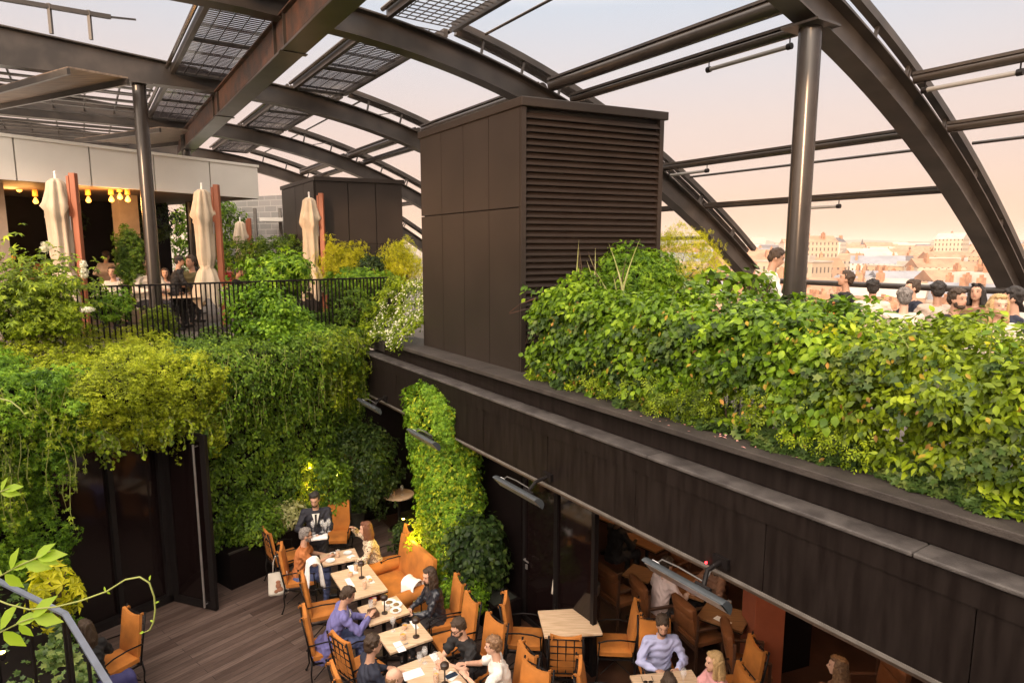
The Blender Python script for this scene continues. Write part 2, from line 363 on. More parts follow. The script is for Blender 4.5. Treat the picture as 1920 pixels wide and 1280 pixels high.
# ---------------------------------------------------------------- gallery edge (right)
def uvbox(m,u0,u1,v0,v1,z0,z1): 
    return m.box(UV((u0+u1)/2,(v0+v1)/2,(z0+z1)/2),(v1-v0,u1-u0,z1-z0),rz=AZ)
UA,UB=-3.0,12.42
ge=thing('gallery_parapet','long dark stepped parapet beam carrying the right hedge and the big tower','parapet',UV(5,4.7,-1.2))
m=MB(); uvbox(m,UA,UB-.9,4.58,5.35,-.06,.0); build('ledge_slab',m,M['ledge'],ge,world=True,bevel=.008)
m=MB(); uvbox(m,UA,UB-.9,4.70,4.90,-.30,-.062); build('upstand',m,M['band'],ge,world=True)
m=MB()
u=UA
while u<UB:
    u1=min(UB,u+2.44); uvbox(m,u,u1-.006,4.455,4.698,-.335,-.30); u=u1
build('coping',m,M['coping'],ge,world=True,bevel=.01)
m=MB(); uvbox(m,UA,UB,4.485,4.88,-.52,-.338); build('upper_band',m,M['band'],ge,world=True)
u=UA; k=0
while u<UB-.01:
    u1=min(UB,u+1.5); m=MB(); uvbox(m,u+.004,u1-.004,4.50,4.53,-1.125,-.522); build('fascia_panel',m,M['band'],ge,world=True); u=u1
m=MB(); uvbox(m,UA,UB,4.532,4.88,-1.125,-.522); build('backing',m,M['gap'],ge,world=True)
m=MB(); uvbox(m,UA,UB,4.49,4.58,-1.155,-1.127); build('drip_trim',m,M['trim'],ge,world=True)
m=MB(); uvbox(m,UA,26,4.88,12.6,-.35,-.065); struct('gallery_floor',m,M['terrace'])
m=MB(); uvbox(m,UA,UB,4.6,12.6,-1.25,-1.16); struct('ceiling',m,M['soffit'])
# rooftop outer railing
rr=thing('terrace_railing','dark round handrail along the outer edge of the right terrace','railing',UV(5,12.1,0))
m=MB(); m.tube([UV(-3,12.1,1.05),UV(24,12.1,1.05)],.055,14); build('handrail',m,M['steel_dark'],rr,smooth='auto',world=True)
for k in range(14):
    m=MB(); m.bar(UV(-2.5+k*2,12.1,-.06),UV(-2.5+k*2,12.1,1.0),.05,.02); build('post',m,M['steel_dark'],rr,world=True)
m=MB(); m.bar(UV(-3,12.1,.15),UV(24,12.1,.15),.03,.03); m.bar(UV(-3,12.1,.6),UV(24,12.1,.6),.02,.02); build('lower_rail',m,M['steel_dark'],rr,world=True)
# ---------------------------------------------------------------- big tower
C0=UV(7.32,5.0,0); TL=(UV(10.38,5.0)-C0); RD=Vector((2.11,.94,0)).normalized(); TR=RD*2.32
tw=thing('ventilation_tower','big brown clad ventilation tower with a louvred side beside the hedge','ventilation tower',C0)
H1,HT=2.27,3.58
nL=TL.normalized(); outL=-VD; outR=Vector((RD.y,-RD.x,0))
m=MB(); core=[C0+nL*.05+RD*.05,C0+TR+nL*.05-RD*.02,C0+TR+TL-RD*.1,C0+TL+RD*.05]; m.prism([(p.x,p.y) for p in core],0,HT); build('core',m,M['gap'],tw,world=True)
xs=[0,.185+.6,1.53,2.24,3.06]; xs=[0,.80,1.55,2.28,3.06]
for a,b in zip(xs,xs[1:]):
    for z0,z1 in((.0,H1-.008),(H1+.008,HT)):
        m=MB(); c=C0+nL*((a+b)/2); m.box(Vector((c.x,c.y,(z0+z1)/2))+VD*.01,(.04,b-a-.012,z1-z0),rz=AZ); build('cladding_panel',m,M['panel'],tw,world=True)
ang=math.atan2(RD.y,RD.x)
for s in(.03,2.27): m=MB(); c=C0+RD*s; m.box((c.x,c.y,HT/2),(.07,.09,HT),rz=ang); build('louvre_frame',m,M['panel'],tw,world=True)
m=MB(); n=40
for k in range(n):
    z=.05+(HT-.1)*(k+.5)/n; c=C0+RD*1.15+outR*.0
    m.box((c.x,c.y,z),(2.17,.010,.082),rz=ang,rx=R(-38))
    c2=c+outR*.036; m.box((c2.x,c2.y,z-.035),(2.17,.010,.018),rz=ang)
build('louvres',m,M['louver'],tw,world=True)
m=MB(); cap=[C0-VD*.03-nL*.05+outR*.03,C0+TR+outR*.05+RD*.06,C0+TR+TL+RD*.06+nL*.05,C0+TL-VD*.03+nL*.05]; m.prism([(p.x,p.y) for p in cap],HT+.002,HT+.12); build('roof_cap',m,M['panel'],tw,world=True,bevel=.01)
# small tower
T0=atF(590,331,16.2); T1=atF(530,350,16.2*1.16); T2=atF(753,337,16.9)
zt=T0.z; zt1=zt
t2=thing('ventilation_tower','smaller dark clad ventilation tower behind the yellow shrubs','ventilation tower',(T0.x,T0.y,0),group='ventilation towers'); tw['group']='ventilation towers'
P0=Vector((T0.x,T0.y,0)); d=(zt-CAM_Z)
P1=at(530,350,zt); P2=at(753,338,zt); P1.z=P2.z=0; P3=P1+P2-P0
m=MB(); m.prism([(p.x,p.y) for p in(P0*.999+P3*.001,P2,P3,P1)],-.1,zt-.1); build('core',m,M['gap'],t2,world=True)
def clad(a,b,cols,rows,par,zt):
    dd=(b-a); L=dd.length; dd.normalize(); nn=Vector((dd.y,-dd.x,0)); rz=math.atan2(dd.y,dd.x)
    for x0,x1 in zip(cols,cols[1:]):
        for z0,z1 in zip(rows,rows[1:]):
            c=a+dd*((x0+x1)/2*L)+nn*.02; mm=MB(); mm.box((c.x,c.y,(z0+z1)/2),((x1-x0)*L-.02,.04,z1-z0-.02),rz=rz); build('cladding_panel',mm,M['panel'],par,world=True)
clad(P0,P2,(0,.36,.68,1),(0,1.85,zt-.1),t2,zt); clad(P1,P0,(0,.45,.72,1),(0,1.85,zt-.1),t2,zt)
m=MB(); m.prism([(p.x,p.y) for p in(P0+Vector((0,-.08,0)),P2+Vector((.08,-.05,0)),P3,P1+Vector((-.08,0,0)))],zt-.098,zt); build('roof_cap',m,M['panel'],t2,world=True)
# ---------------------------------------------------------------- court floor, walls
def wood():
    m=bpy.data.materials.new('deck_boards'); m.use_nodes=True; t=m.node_tree; b=t.nodes['Principled BSDF']
    tcn=N(t,'ShaderNodeTexCoord'); mp=N(t,'ShaderNodeMapping'); mp.inputs['Rotation'].default_value=(0,0,-R(50)); t.links.new(tcn.outputs['Object'],mp.inputs[0])
    br=N(t,'ShaderNodeTexBrick'); t.links.new(mp.outputs[0],br.inputs[0]); br.offset=.37
    br.inputs['Scale'].default_value=1; br.inputs['Brick Width'].default_value=1.7; br.inputs['Row Height'].default_value=.115; br.inputs['Mortar Size'].default_value=.0035; br.inputs['Bias'].default_value=0
    br.inputs['Color1'].default_value=(.060,.036,.028,1); br.inputs['Color2'].default_value=(.125,.085,.070,1); br.inputs['Mortar'].default_value=(.012,.009,.008,1)
    no=N(t,'ShaderNodeTexNoise'); no.inputs['Scale'].default_value=3; no.inputs['Detail'].default_value=7; m3=N(t,'ShaderNodeMapping'); m3.inputs['Scale'].default_value=(1,14,1)
    t.links.new(mp.outputs[0],m3.inputs[0]); t.links.new(m3.outputs[0],no.inputs[0])
    mx=N(t,'ShaderNodeMix',data_type='RGBA',blend_type='OVERLAY'); mx.inputs[0].default_value=.75; t.links.new(br.outputs[0],mx.inputs[6]); t.links.new(no.outputs[0],mx.inputs[7])
    t.links.new(mx.outputs[2],b.inputs['Base Color']); b.inputs['Roughness'].default_value=.55
    bu=N(t,'ShaderNodeBump'); bu.inputs['Strength'].default_value=.4; bu.inputs['Distance'].default_value=.01; t.links.new(br.outputs['Fac'],bu.inputs['Height']); bu.invert=True; t.links.new(bu.outputs[0],b.inputs['Normal'])
    return m
M['deck']=wood()
m=MB(); m.quad(*(Vector((x,y,FLOOR)) for x,y in((-16,-5),(16,-5),(16,26),(-16,26)))); struct('court_floor',m,M['deck'])
m=MB(); m.prism([tuple(UV(u,v)[:2]) for u,v in((-3,4.75),(12.4,4.75),(12.4,12.6),(-3,12.6))][::1],FLOOR+.002,FLOOR+.012); M['tile']=mat('dark_tile',(.05,.022,.013),.35,var=.3,scale=4); struct('interior_floor',m,M['tile'])
# left wall: pieces around the glazing
wl=thing('court_wall','dark court wall behind the climbing plants, with tall glazing set into it','wall',WP(0,FLOOR))
def wbox(m,s0,s1,z0,z1,n0,n1):
    c=WP((s0+s1)/2,(z0+z1)/2,(n0+n1)/2); return m.box(c,(s1-s0,n1-n0,z1-z0),rz=math.atan2(WD.y,WD.x))
m=MB(); wbox(m,.02,4.05,FLOOR,-.1,-.25,0); wbox(m,-6,.02,-1.0,-.1,-.25,0); wbox(m,-6,-1.48,FLOOR,-1.0,-.25,0); build('wall_face',m,M['blackpaint'],wl,world=True)
m=MB(); wbox(m,-1.48,.02,FLOOR,-1.0,-.16,-.12); build('glass_pane',m,M['glass'],wl,world=True)
for s in(-1.46,-.73,-.02):
    m=MB(); wbox(m,s-.035,s+.035,FLOOR,-1.0,-.20,-.02); build('mullion',m,M['black'],wl,world=True)
m=MB(); wbox(m,-1.48,.02,-1.06,-1.0,-.20,.01); build('transom',m,M['black'],wl,world=True)
m=MB(); wbox(m,-1.48,.02,FLOOR,FLOOR+.12,-.20,-.02); build('threshold',m,M['black'],wl,world=True)
m=MB(); m.prism([tuple(p[:2]) for p in(WP(-7,0),WP(4.06,0),UV(26,4.6),UV(26,-22),UV(6,-22))],-.30,-.01); struct('terrace_floor',m,M['terrace'])
# door
dt=at(408,1145,FLOOR); hg=WP(.03,FLOOR,.0)
dv=(dt-hg); dv.z=0; DL=dv.length; dv.normalize(); drz=math.atan2(dv.y,dv.x)
dr=thing('glass_door','tall black framed glass door standing open, with a full-height steel bar handle','door',(hg.x,hg.y,FLOOR))
HD=2.82
m=MB()
for s,wd in((.05,.10),(DL-.05,.10)):
    c=hg+dv*s; m.box((c.x,c.y,FLOOR+HD/2+.02),(wd,.06,HD),rz=drz)
for z in(FLOOR+.08,FLOOR+HD-.03): c=hg+dv*(DL/2); m.box((c.x,c.y,z),(DL-.2,.056,.12),rz=drz)
build('frame',m,M['black'],dr,world=True)
m=MB(); c=hg+dv*(DL/2); m.box((c.x,c.y,FLOOR+HD/2),(DL-.2,.012,HD-.2),rz=drz); build('glass',m,M['glass'],dr,world=True)
nn=Vector((dv.y,-dv.x,0)); M['inox']=mat('brushed_steel',(.45,.42,.40),.35,metal=.8,var=.1)
m=MB(); c=hg+dv*(DL-.16)+nn*.09; m.tube([(c.x,c.y,FLOOR+.08),(c.x,c.y,FLOOR+HD-.12)],.017,10); 
for z in(.12,HD-.16): m.tube([Vector((c.x,c.y,FLOOR+z)),Vector((c.x,c.y,FLOOR+z))-nn*.09],.01,8)
build('handle',m,M['inox'],dr,smooth='auto',world=True)
# low planter along the wall
pb=thing('wall_planter','long low black planter box along the foot of the green wall','planter',WP(2,FLOOR))
m=MB(); wbox(m,.75,3.0,FLOOR,FLOOR+.62,.002,.42); build('planter_box',m,M['blackpaint'],pb,world=True)
m=MB(); wbox(m,.74,3.01,FLOOR+.621,FLOOR+.65,.39,.43); build('rim',m,M['steel_dark'],pb,world=True)
# ---------------------------------------------------------------- pavilion with pale fascia
FA=at(180,272.5,3.75); FB=at(495,311.8,3.75); FA.z=FB.z=0; FDv=(FB-FA).normalized(); FNv=Vector((FDv.y,-FDv.x,0)); frz=math.atan2(FDv.y,FDv.x)
pv=thing('pavilion','restaurant pavilion with a pale panelled fascia and an open lamp-lit front','pavilion',(FB.x,FB.y,0))
def fs(x):   # distance along the fascia from FA for a photo column
    d=Vector(((x-960)/F_PX,1/math.cos(0.02),0)); # ray in plan
    A=np.array([[d.x,-FDv.x],[d.y,-FDv.y]]); return np.linalg.solve(A,np.array([FA.x,FA.y]))[1]
ss=[-9]+[fs(x) for x in(54,190,306,407,495)]
LEN=ss[-1]
for a,b in zip(ss,ss[1:]):
    m=MB(); c=FA+FDv*((a+b)/2); m.box((c.x,c.y,3.325),(b-a-.03,.06,.76),rz=frz); build('fascia_panel',m,M['white'],pv,world=True)
m=MB(); c=FA+FDv*((ss[0]+LEN)/2)-FNv*.9; m.box((c.x,c.y,3.725),(LEN-ss[0]+.04,1.9,.06),rz=frz); build('roof_edge',m,M['white'],pv,world=True)
m=MB(); c=FA+FDv*((ss[0]+LEN)/2)-FNv*3.04; m.box((c.x,c.y,2.965),(LEN-ss[0],6,.05),rz=frz); build('soffit',m,M['soffit'],pv,world=True)
m=MB(); c=FA+FDv*((ss[0]+LEN)/2)-FNv*3.1; m.box((c.x,c.y,3.34),(LEN-ss[0]-.1,6,.68),rz=frz); build('roof',m,M['white'],pv,world=True)
def col(x,wd,dback,z1=2.94,matn='white'):
    c=FA+FDv*fs(x)-FNv*dback; m=MB(); m.box((c.x,c.y,z1/2),(wd,wd*.8,z1),rz=frz); return build('square_column',m,M[matn],pv,world=True)
M['tan']=mat('tan_render',(.42,.34,.27),.7,var=.08)
col(30,.42,.8,matn='tan'); col(318,.42,1.6,matn='tan')
# back wall of the pavilion, dark
bw=FA-FNv*4.2
m=MB(); c=bw+FDv*((ss[0]+LEN)/2); m.box((c.x,c.y,1.47),(LEN-ss[0],.2,2.93),rz=frz); build('back_wall',m,M['blackpaint'],pv,world=True)
M['bulb']=mat('warm_bulb',(1,.6,.2),.4,emit=(1,.42,.07),estr=1.9,var=0)
M['brass']=mat('amber_shade',(.9,.35,.05),.4,emit=(1,.25,.02),estr=.7,var=0)
LB=[(36,355),(67,377),(166,375),(209,374),(225,369),(240,374)]
for i,(x,y) in enumerate(LB):
    P=at(x,y,3.1-.42) ; P=atF(x,y,FA.y+.6)
    o=thing('pendant_lamp',['glowing pendant lamp above the wine bar, leftmost','glowing pendant lamp second from the left edge','glowing pendant lamp just right of the first parasol','glowing pendant lamp left one of the close trio','glowing pendant lamp raised in the middle of the close trio','glowing pendant lamp right one of the close trio'][i],'pendant lamp',P,group='amber pendant lamps')
    m=MB(); m.lathe([(.015,.08),(.022,.055),(.04,.025),(.052,-.01),(.045,-.04),(.015,-.06)],n=12); build('globe',m,M['bulb'],o,smooth=True)
    m=MB(); m.lathe([(.05,.10),(.045,.2),(.03,.27)],n=10); build('lamp_shade',m,M['brass'],o,smooth=True)
    m=MB(); m.tube([(0,0,.35),(0,0,2.95-P.z)],.008,6); build('cord',m,M['black'],o)
    l=bpy.data.lights.new('pendant_light','POINT'); l.energy=16; l.color=(1,.45,.12); l.shadow_soft_size=.15; lo=bpy.data.objects.new('pendant_light',l); COL.objects.link(lo); lo.parent=o; lo.location=(0,-.25,-.1)
# brick house behind
bh=thing('brick_wall','grey block wall with pale posts behind the pavilion end','wall',(-9.4,24,0))
a=atF(405,360,24); b=atF(545,360,22.5)
d=(b-a); d.z=0; rz=math.atan2(d.y,d.x); c=(a+b)/2
def brickmat():
    m=bpy.data.materials.new('block_wall'); m.use_nodes=True; t=m.node_tree; bb=t.nodes['Principled BSDF']
    tcn=N(t,'ShaderNodeTexCoord'); mp=N(t,'ShaderNodeMapping'); mp.inputs['Rotation'].default_value=(R(90),0,0); t.links.new(tcn.outputs['Object'],mp.inputs[0])
    br=N(t,'ShaderNodeTexBrick'); t.links.new(mp.outputs[0],br.inputs[0]); br.inputs['Scale'].default_value=1; br.inputs['Brick Width'].default_value=.5; br.inputs['Row Height'].default_value=.2; br.inputs['Mortar Size'].default_value=.012
    br.inputs['Color1'].default_value=(.26,.25,.24,1); br.inputs['Color2'].default_value=(.33,.31,.30,1); br.inputs['Mortar'].default_value=(.45,.42,.39,1)
    t.links.new(br.outputs[0],bb.inputs['Base Color']); bb.inputs['Roughness'].default_value=.9; return m
M['blocks']=brickmat()
m=MB(); m.box((c.x,c.y,1.6),(d.length+1,.3,3.9),rz=rz); build('wall_face',m,M['blocks'],bh,world=True)
for x in(478,525): p=atF(x,400,22.3); m=MB(); m.box((p.x,p.y,1.5),(.09,.09,3.2)); build('post',m,M['trim'],bh,world=True)
p=atF(522,412,22); m=MB(); m.box((p.x,p.y,p.z),(1.1,.5,.12)); build('sill',m,M['white'],bh,world=True)

# viewer's own terrace; unseen near court wall, added to keep low light out
m=MB(); m.prism([(-14,-8),(14,-8),(14,.9),(6,1.2),(1.6,2.0),(-2.2,2.0),(-14,2.0)],-.25,-.02); struct('near_terrace_floor',m,M['terrace'])
nw=thing('near_court_wall','plain court wall added below the viewer, outside the picture, to darken the court','wall',(0,1.8,FLOOR)); m=MB(); m.prism([(-14,1.6),(14,.7),(14,.9),(6,1.1),(1.6,1.95),(-14,1.95)],FLOOR,-.26); build('wall_face',m,M['concrete'],nw,world=True)
# ---------------------------------------------------------------- city beyond
GZ=-26
def citymat(name,c,wc=(.10,.08,.07)):
    m=bpy.data.materials.new(name); m.use_nodes=True; t=m.node_tree; bb=t.nodes['Principled BSDF']; bb.inputs['Roughness'].default_value=.9
    tcn=N(t,'ShaderNodeTexCoord'); sx=N(t,'ShaderNodeSeparateXYZ'); t.links.new(tcn.outputs['Object'],sx.inputs[0])
    ad_=N(t,'ShaderNodeMath',operation='ADD'); t.links.new(sx.outputs['X'],ad_.inputs[0]); t.links.new(sx.outputs['Y'],ad_.inputs[1])
    def win(src,per,duty):
        f=N(t,'ShaderNodeMath',operation='DIVIDE'); t.links.new(src,f.inputs[0]); f.inputs[1].default_value=per
        g=N(t,'ShaderNodeMath',operation='FRACT'); t.links.new(f.outputs[0],g.inputs[0])
        h=N(t,'ShaderNodeMath',operation='LESS_THAN'); t.links.new(g.outputs[0],h.inputs[0]); h.inputs[1].default_value=duty; return h.outputs[0]
    a=win(ad_.outputs[0],2.0,.34); b=win(sx.outputs['Z'],3.0,.55)
    mu=N(t,'ShaderNodeMath',operation='MULTIPLY'); t.links.new(a,mu.inputs[0]); t.links.new(b,mu.inputs[1])
    mx=N(t,'ShaderNodeMix',data_type='RGBA'); mx.inputs[6].default_value=(*c,1); mx.inputs[7].default_value=(*wc,1); t.links.new(mu.outputs[0],mx.inputs[0]); t.links.new(mx.outputs[2],bb.inputs['Base Color'])
    return m
CW=[citymat('city_wall_cream',(0.409,0.343,0.264)),citymat('city_wall_sand',(0.370,0.297,0.218)),citymat('city_wall_white',(0.475,0.422,0.356)),citymat('city_wall_brick',(0.304,0.198,0.139)),citymat('city_wall_ochre',(0.370,0.277,0.185))]
CR=[mat('zinc_roof',(0.172,0.178,0.198),.5,var=.15,scale=.3),mat('tile_roof',(0.277,0.158,0.099),.8,var=.2,scale=.3),mat('slate_roof',(0.079,0.073,0.079),.6,var=.15,scale=.3),mat('pale_roof',(0.330,0.290,0.251),.8,var=.1,scale=.3)]
CN=['cream','sandy','white','brick-red','ochre']; RN=['grey zinc roof','orange tiled roof','dark slate roof','flat pale roof']
M['chim']=mat('chimney_brick',(.33,.18,.11),.9,var=.2,scale=1)
M['ground_far']=mat('city_ground',(.16,.13,.10),.9,var=.2,scale=.02)
m=MB(); m.quad((-9000,14,GZ),(9000,14,GZ),(9000,9000,GZ),(-9000,9000,GZ)); m.add([(-9000,14,GZ),(9000,14,GZ),(9000,-3000,GZ),(-9000,-3000,GZ)],[(0,3,2,1)]); struct('ground',m,M['ground_far'])
M['hill']=mat('wooded_hill',(.07,.075,.05),.95,var=.3,scale=.01)
# hills
m=MB(); n=90
for i in range(n+1):
    azm=R(-30+80*i/n); d0=4300; h=95*max(0,math.sin((i-30)/11.0))*(1 if 28<i<66 else .2)+18*math.sin(i*.9)+10*math.sin(i*2.3)
    if i>62: h=70+12*math.sin(i*.7)
    m.v+= [(d0*math.sin(azm),d0*math.cos(azm),GZ-5),((d0+500)*math.sin(azm),(d0+500)*math.cos(azm),max(5,h*.55+20)),((d0+1600)*math.sin(azm),(d0+1600)*math.cos(azm),GZ-5)]
for i in range(n):
    a=i*3; m.f+=[(a,a+3,a+4,a+1),(a+1,a+4,a+5,a+2)]
struct('hills',m,M['hill'],smooth=True)
rb=random.Random(5)
cnt=0
SEEN={}
def building(x,y,wd,dp,h,rz,ci,ri,kind,label):
    o=thing('city_building',label,'building',(x,y,GZ),rz,group='rooftops of the city beyond the terrace')
    b=MB(); b.box((0,0,h/2),(wd,dp,h)); build('wall',b,CW[ci],o)
    r=MB()
    if kind=='mansard':
        k=.78; z0,z1=h+.02,h+3.2
        vs=[(sx*wd/2,sy*dp/2,z0) for sx,sy in((-1,-1),(1,-1),(1,1),(-1,1))]+[(sx*wd/2*k,sy*dp/2*k,z1) for sx,sy in((-1,-1),(1,-1),(1,1),(-1,1))]
        r.add(vs,[(0,1,5,4),(1,2,6,5),(2,3,7,6),(3,0,4,7),(4,5,6,7)])
    elif kind=='gable':
        z0,z1=h+.02,h+dp*.28
        r.add([(-wd/2,-dp/2,z0),(wd/2,-dp/2,z0),(wd/2,dp/2,z0),(-wd/2,dp/2,z0),(-wd/2,0,z1),(wd/2,0,z1)],[(0,1,5,4),(2,3,4,5),(0,4,3),(1,2,5)])
    else: r.box((0,0,h+.3),(wd+.4,dp+.4,.5)); r.box((wd*.2,0,h+1.3),(wd*.25,dp*.3,1.6))
    rf=build('roof',r,CR[ri],o)
    if kind!='flat':
        for j in range(rb.randint(1,3)):
            c=MB(); cx=rb.uniform(-.42,.42)*wd; cy=rb.choice((-.2,.2))*dp; c.box((cx,cy,h+2.9),(.9,2.4,3.4))
            for q in range(3): c.box((cx,cy+(q-1)*.6,h+4.85),(.3,.3,.7))
            build('chimney',c,M['chim'],rf)
FAR=[MB() for _ in range(5)]; FARR=[MB() for _ in range(4)]
d=92.0
while d<2900:
    azm=10
    while azm<42:
        wd=rb.uniform(6,13)*(1+d/500); dp=rb.uniform(7,10)*(1+d/600)
        dd=d*(1+rb.uniform(-.06,.06)); a=R(azm)
        top=-rb.uniform(4.5,9) if d<200 else -rb.uniform(0,11)+min(12,d/190)
        if rb.random()<.05 and d>350: top+=rb.uniform(4,10)
        h=top-GZ-3; ci=rb.choice((0,0,1,2,2,3,4)); k=rb.choice(('mansard','gable','gable','gable','flat')); ri={'mansard':rb.choice((0,3,2,1)),'gable':rb.choice((1,1,1,3,0)),'flat':3}[k]
        ax=math.degrees(a)
        if cnt<270:
            where=['close behind','second row behind','third row behind','fourth row behind','halfway out behind','far beyond'][0 if d<95 else 1 if d<110 else 2 if d<128 else 3 if d<150 else 4 if d<300 else 5]+' '+['the big tower','the yellow shrub','the arch foot','the white-shirted waiter','the thick column','the man looking up','the seated guests mid-rail','the bun-haired woman','the smiling woman','the nearest arch leg'][min(9,int((ax-10)/3.2))]
            building(dd*math.sin(a),dd*math.cos(a),wd,dp,h,-a+rb.uniform(-.6,.6),ci,ri,k,f'{"wide" if wd/(1+d/500)>9.5 else "narrow"} {"tall" if top>-3 else "low" if top<-7 else "mid-height"} {CN[ci]} city building with {RN[ri]} {where}'); cnt+=1
        else:
            rz_=-a+rb.uniform(-.6,.6); FAR[ci].box((dd*math.sin(a),dd*math.cos(a),GZ+h/2),(wd,dp,h),rz=rz_)
            if k=='flat': FARR[ri].box((dd*math.sin(a),dd*math.cos(a),GZ+h+.4),(wd*.95,dp*.95,.8),rz=rz_)
            else:
                X=Matrix.Translation((dd*math.sin(a),dd*math.cos(a),GZ))@Matrix.Rotation(rz_,4,'Z'); z0=h+.05; z1=h+dp*.32
                FARR[ri].add([X@Vector(q) for q in((-wd/2,-dp/2,z0),(wd/2,-dp/2,z0),(wd/2,dp/2,z0),(-wd/2,dp/2,z0),(-wd/2,0,z1),(wd/2,0,z1))],[(0,1,5,4),(2,3,4,5),(0,4,3),(1,2,5)])
        azm+=math.degrees(wd/dd)*rb.uniform(.8,1.1)
    d*=1.105
fc=MB(); fm=[]; 
for i_,mb_ in enumerate(FAR+FARR): fc.add(mb_.v,mb_.f); fm+=[i_]*len(mb_.f)
fo=build('far_city',fc,CW[0]); fo.data.materials.clear()
for m_ in CW+CR: fo.data.materials.append(m_)
fo.data.polygons.foreach_set('material_index',fm); tag(fo,'hazy far mass of small city rooftops reaching to the horizon hills','rooftops',None,'stuff')
# church spire and a white tower block
sp_=thing('church','dark church with a pointed spire on the skyline right of the thick column','church',(0,0,GZ)); p=atF(1603,470,900); sp_.location=(p.x,p.y,GZ)
m=MB(); m.box((0,0,9),(12,26,18)); build('nave',m,CW[4],sp_)
m=MB(); m.box((0,-17,14),(7,7,28)); build('tower',m,CW[1],sp_)
m=MB(); m.lathe([(4,28),(.2,42)],c=(0,-17,0),n=8); build('spire',m,CR[2],sp_)
for x,wdt,lab in((1420,26,'white tower block on the wooded hill left of the column'),(1477,20,'white tower block touching the left side of the thick column on the skyline'),(1757,16,'slim white tower on the right skyline')):
    p=atF(x,450,2300 if x<1600 else 900); k=1 if x<1600 else .35
    o=thing('tower_block',lab,'tower block',(p.x,p.y,GZ),group='white towers on the skyline')
    hh=(p.z-GZ)+ (8 if x<1600 else 0); m=MB(); m.box((0,0,hh/2),(wdt*2*k,18*k,hh)); build('wall',m,CW[2],o); m=MB(); m.box((0,0,hh+1),(wdt*k,9*k,2)); build('roof',m,CR[3],o)
# street trees in the city, seen as one far mass
# ---------------------------------------------------------------- unseen block added behind the camera to keep the low sun off the terrace
rb_=thing('rear_sun_block','unseen pale block added behind the viewer to shade the terraces','building',(0,-9,FLOOR))
m=MB(); m.box((6,-15,0.5),(50,6,9)); build('wall',m,M['concrete'],rb_)
rb_.location=(0,0,0)

# hazy evening air
hz=MB(); hz.box((0,3000,41.5),(9000,9000,141)); 
hm=bpy.data.materials.new('evening_haze'); hm.use_nodes=True; t=hm.node_tree; t.nodes.clear(); o_=N(t,'ShaderNodeOutputMaterial'); pvn=N(t,'ShaderNodeVolumePrincipled'); pvn.inputs['Color'].default_value=(1,.86,.76,1); pvn.inputs['Density'].default_value=.00016; pvn.inputs['Anisotropy'].default_value=.1; t.links.new(pvn.outputs[0],o_.inputs['Volume'])
ho=build('haze',hz,hm); ho['kind']='stuff'
# ---------------------------------------------------------------- foliage
def T_ovate(w=.5,dr=.14):
    v=np.array([(0,0,0),(-w*.42,.26,.03),(-w*.5,.55,.02),(0,1,-dr),(w*.5,.55,.02),(w*.42,.26,.03),(0,.32,-.03),(0,.66,-.05)],float)
    t=np.array([(0,6,1),(1,6,7),(1,7,2),(2,7,3),(0,5,6),(5,7,6),(5,4,7),(4,3,7)]); return v,t
def T_small(w=.5):
    v=np.array([(0,0,0),(-w/2,.5,.04),(0,1,-.08),(w/2,.5,.04)],float); return v,np.array([(0,2,1),(0,3,2)])
def T_comp(n=5,spread=200,w=.36,L0=.75):
    vs=[];ts=[]
    for i in range(n):
        a=math.radians(-spread/2+spread*i/(n-1)); L=L0+(1-L0)*math.cos(a*.7); b,t=T_small(w)
        b=b.copy()*np.array([1,L,1]); c,s=math.cos(a),math.sin(a); r=np.array([[c,s,0],[-s,c,0],[0,0,1]]).T
        b=b@r.T; b[:,1]+=.02; b[:,2]-=np.linalg.norm(b[:,:2],axis=1)**2*.12; ts.append(t+len(vs)*4); vs.append(b)
    v=np.vstack(vs); v[:,:2]*=.62; return v,np.vstack([t for t in ts])
def T_sprig(n=5,w=.42,l=.42):
    vs=[];ts=[];k=0
    for i in range(n):
        side=(-1)**i; y=i/(n)*.75; a=side*math.radians(52) if i<n-1 else 0; b,t=T_small(w); b=b.copy()*l
        c,s=math.cos(a),math.sin(a); b=np.stack([b[:,0]*c+b[:,1]*s,-b[:,0]*s+b[:,1]*c,b[:,2]],1); b[:,1]+=y; b[:,2]-=y*y*.15
        vs.append(b);ts.append(t+k);k+=4
    return np.vstack(vs),np.vstack(ts)
def T_ivy():
    v=np.array([(0,0,0),(-.38,.02,.02),(-.30,.36,.03),(-.5,.62,.0),(-.14,.66,.02),(0,1,-.06),(.14,.66,.02),(.5,.62,0),(.30,.36,.03),(.38,.02,.02),(0,.45,-.04)],float)
    t=np.array([(0,10,1),(1,10,2),(2,10,3),(3,10,4),(4,10,5),(5,10,6),(6,10,7),(7,10,8),(8,10,9),(9,10,0)]); t=t[:,::-1]; return v,t
OV=T_ovate(); OVW=T_ovate(.66,.18); NAR=T_ovate(.3,.2); SM=T_small(); C5=T_comp(); C3=T_comp(3,140,.5); SP=T_sprig(); IV=T_ivy(); SP7=T_sprig(7,.3,.34)
def unit(a): return a/np.maximum(1e-9,np.linalg.norm(a,axis=1,keepdims=True))
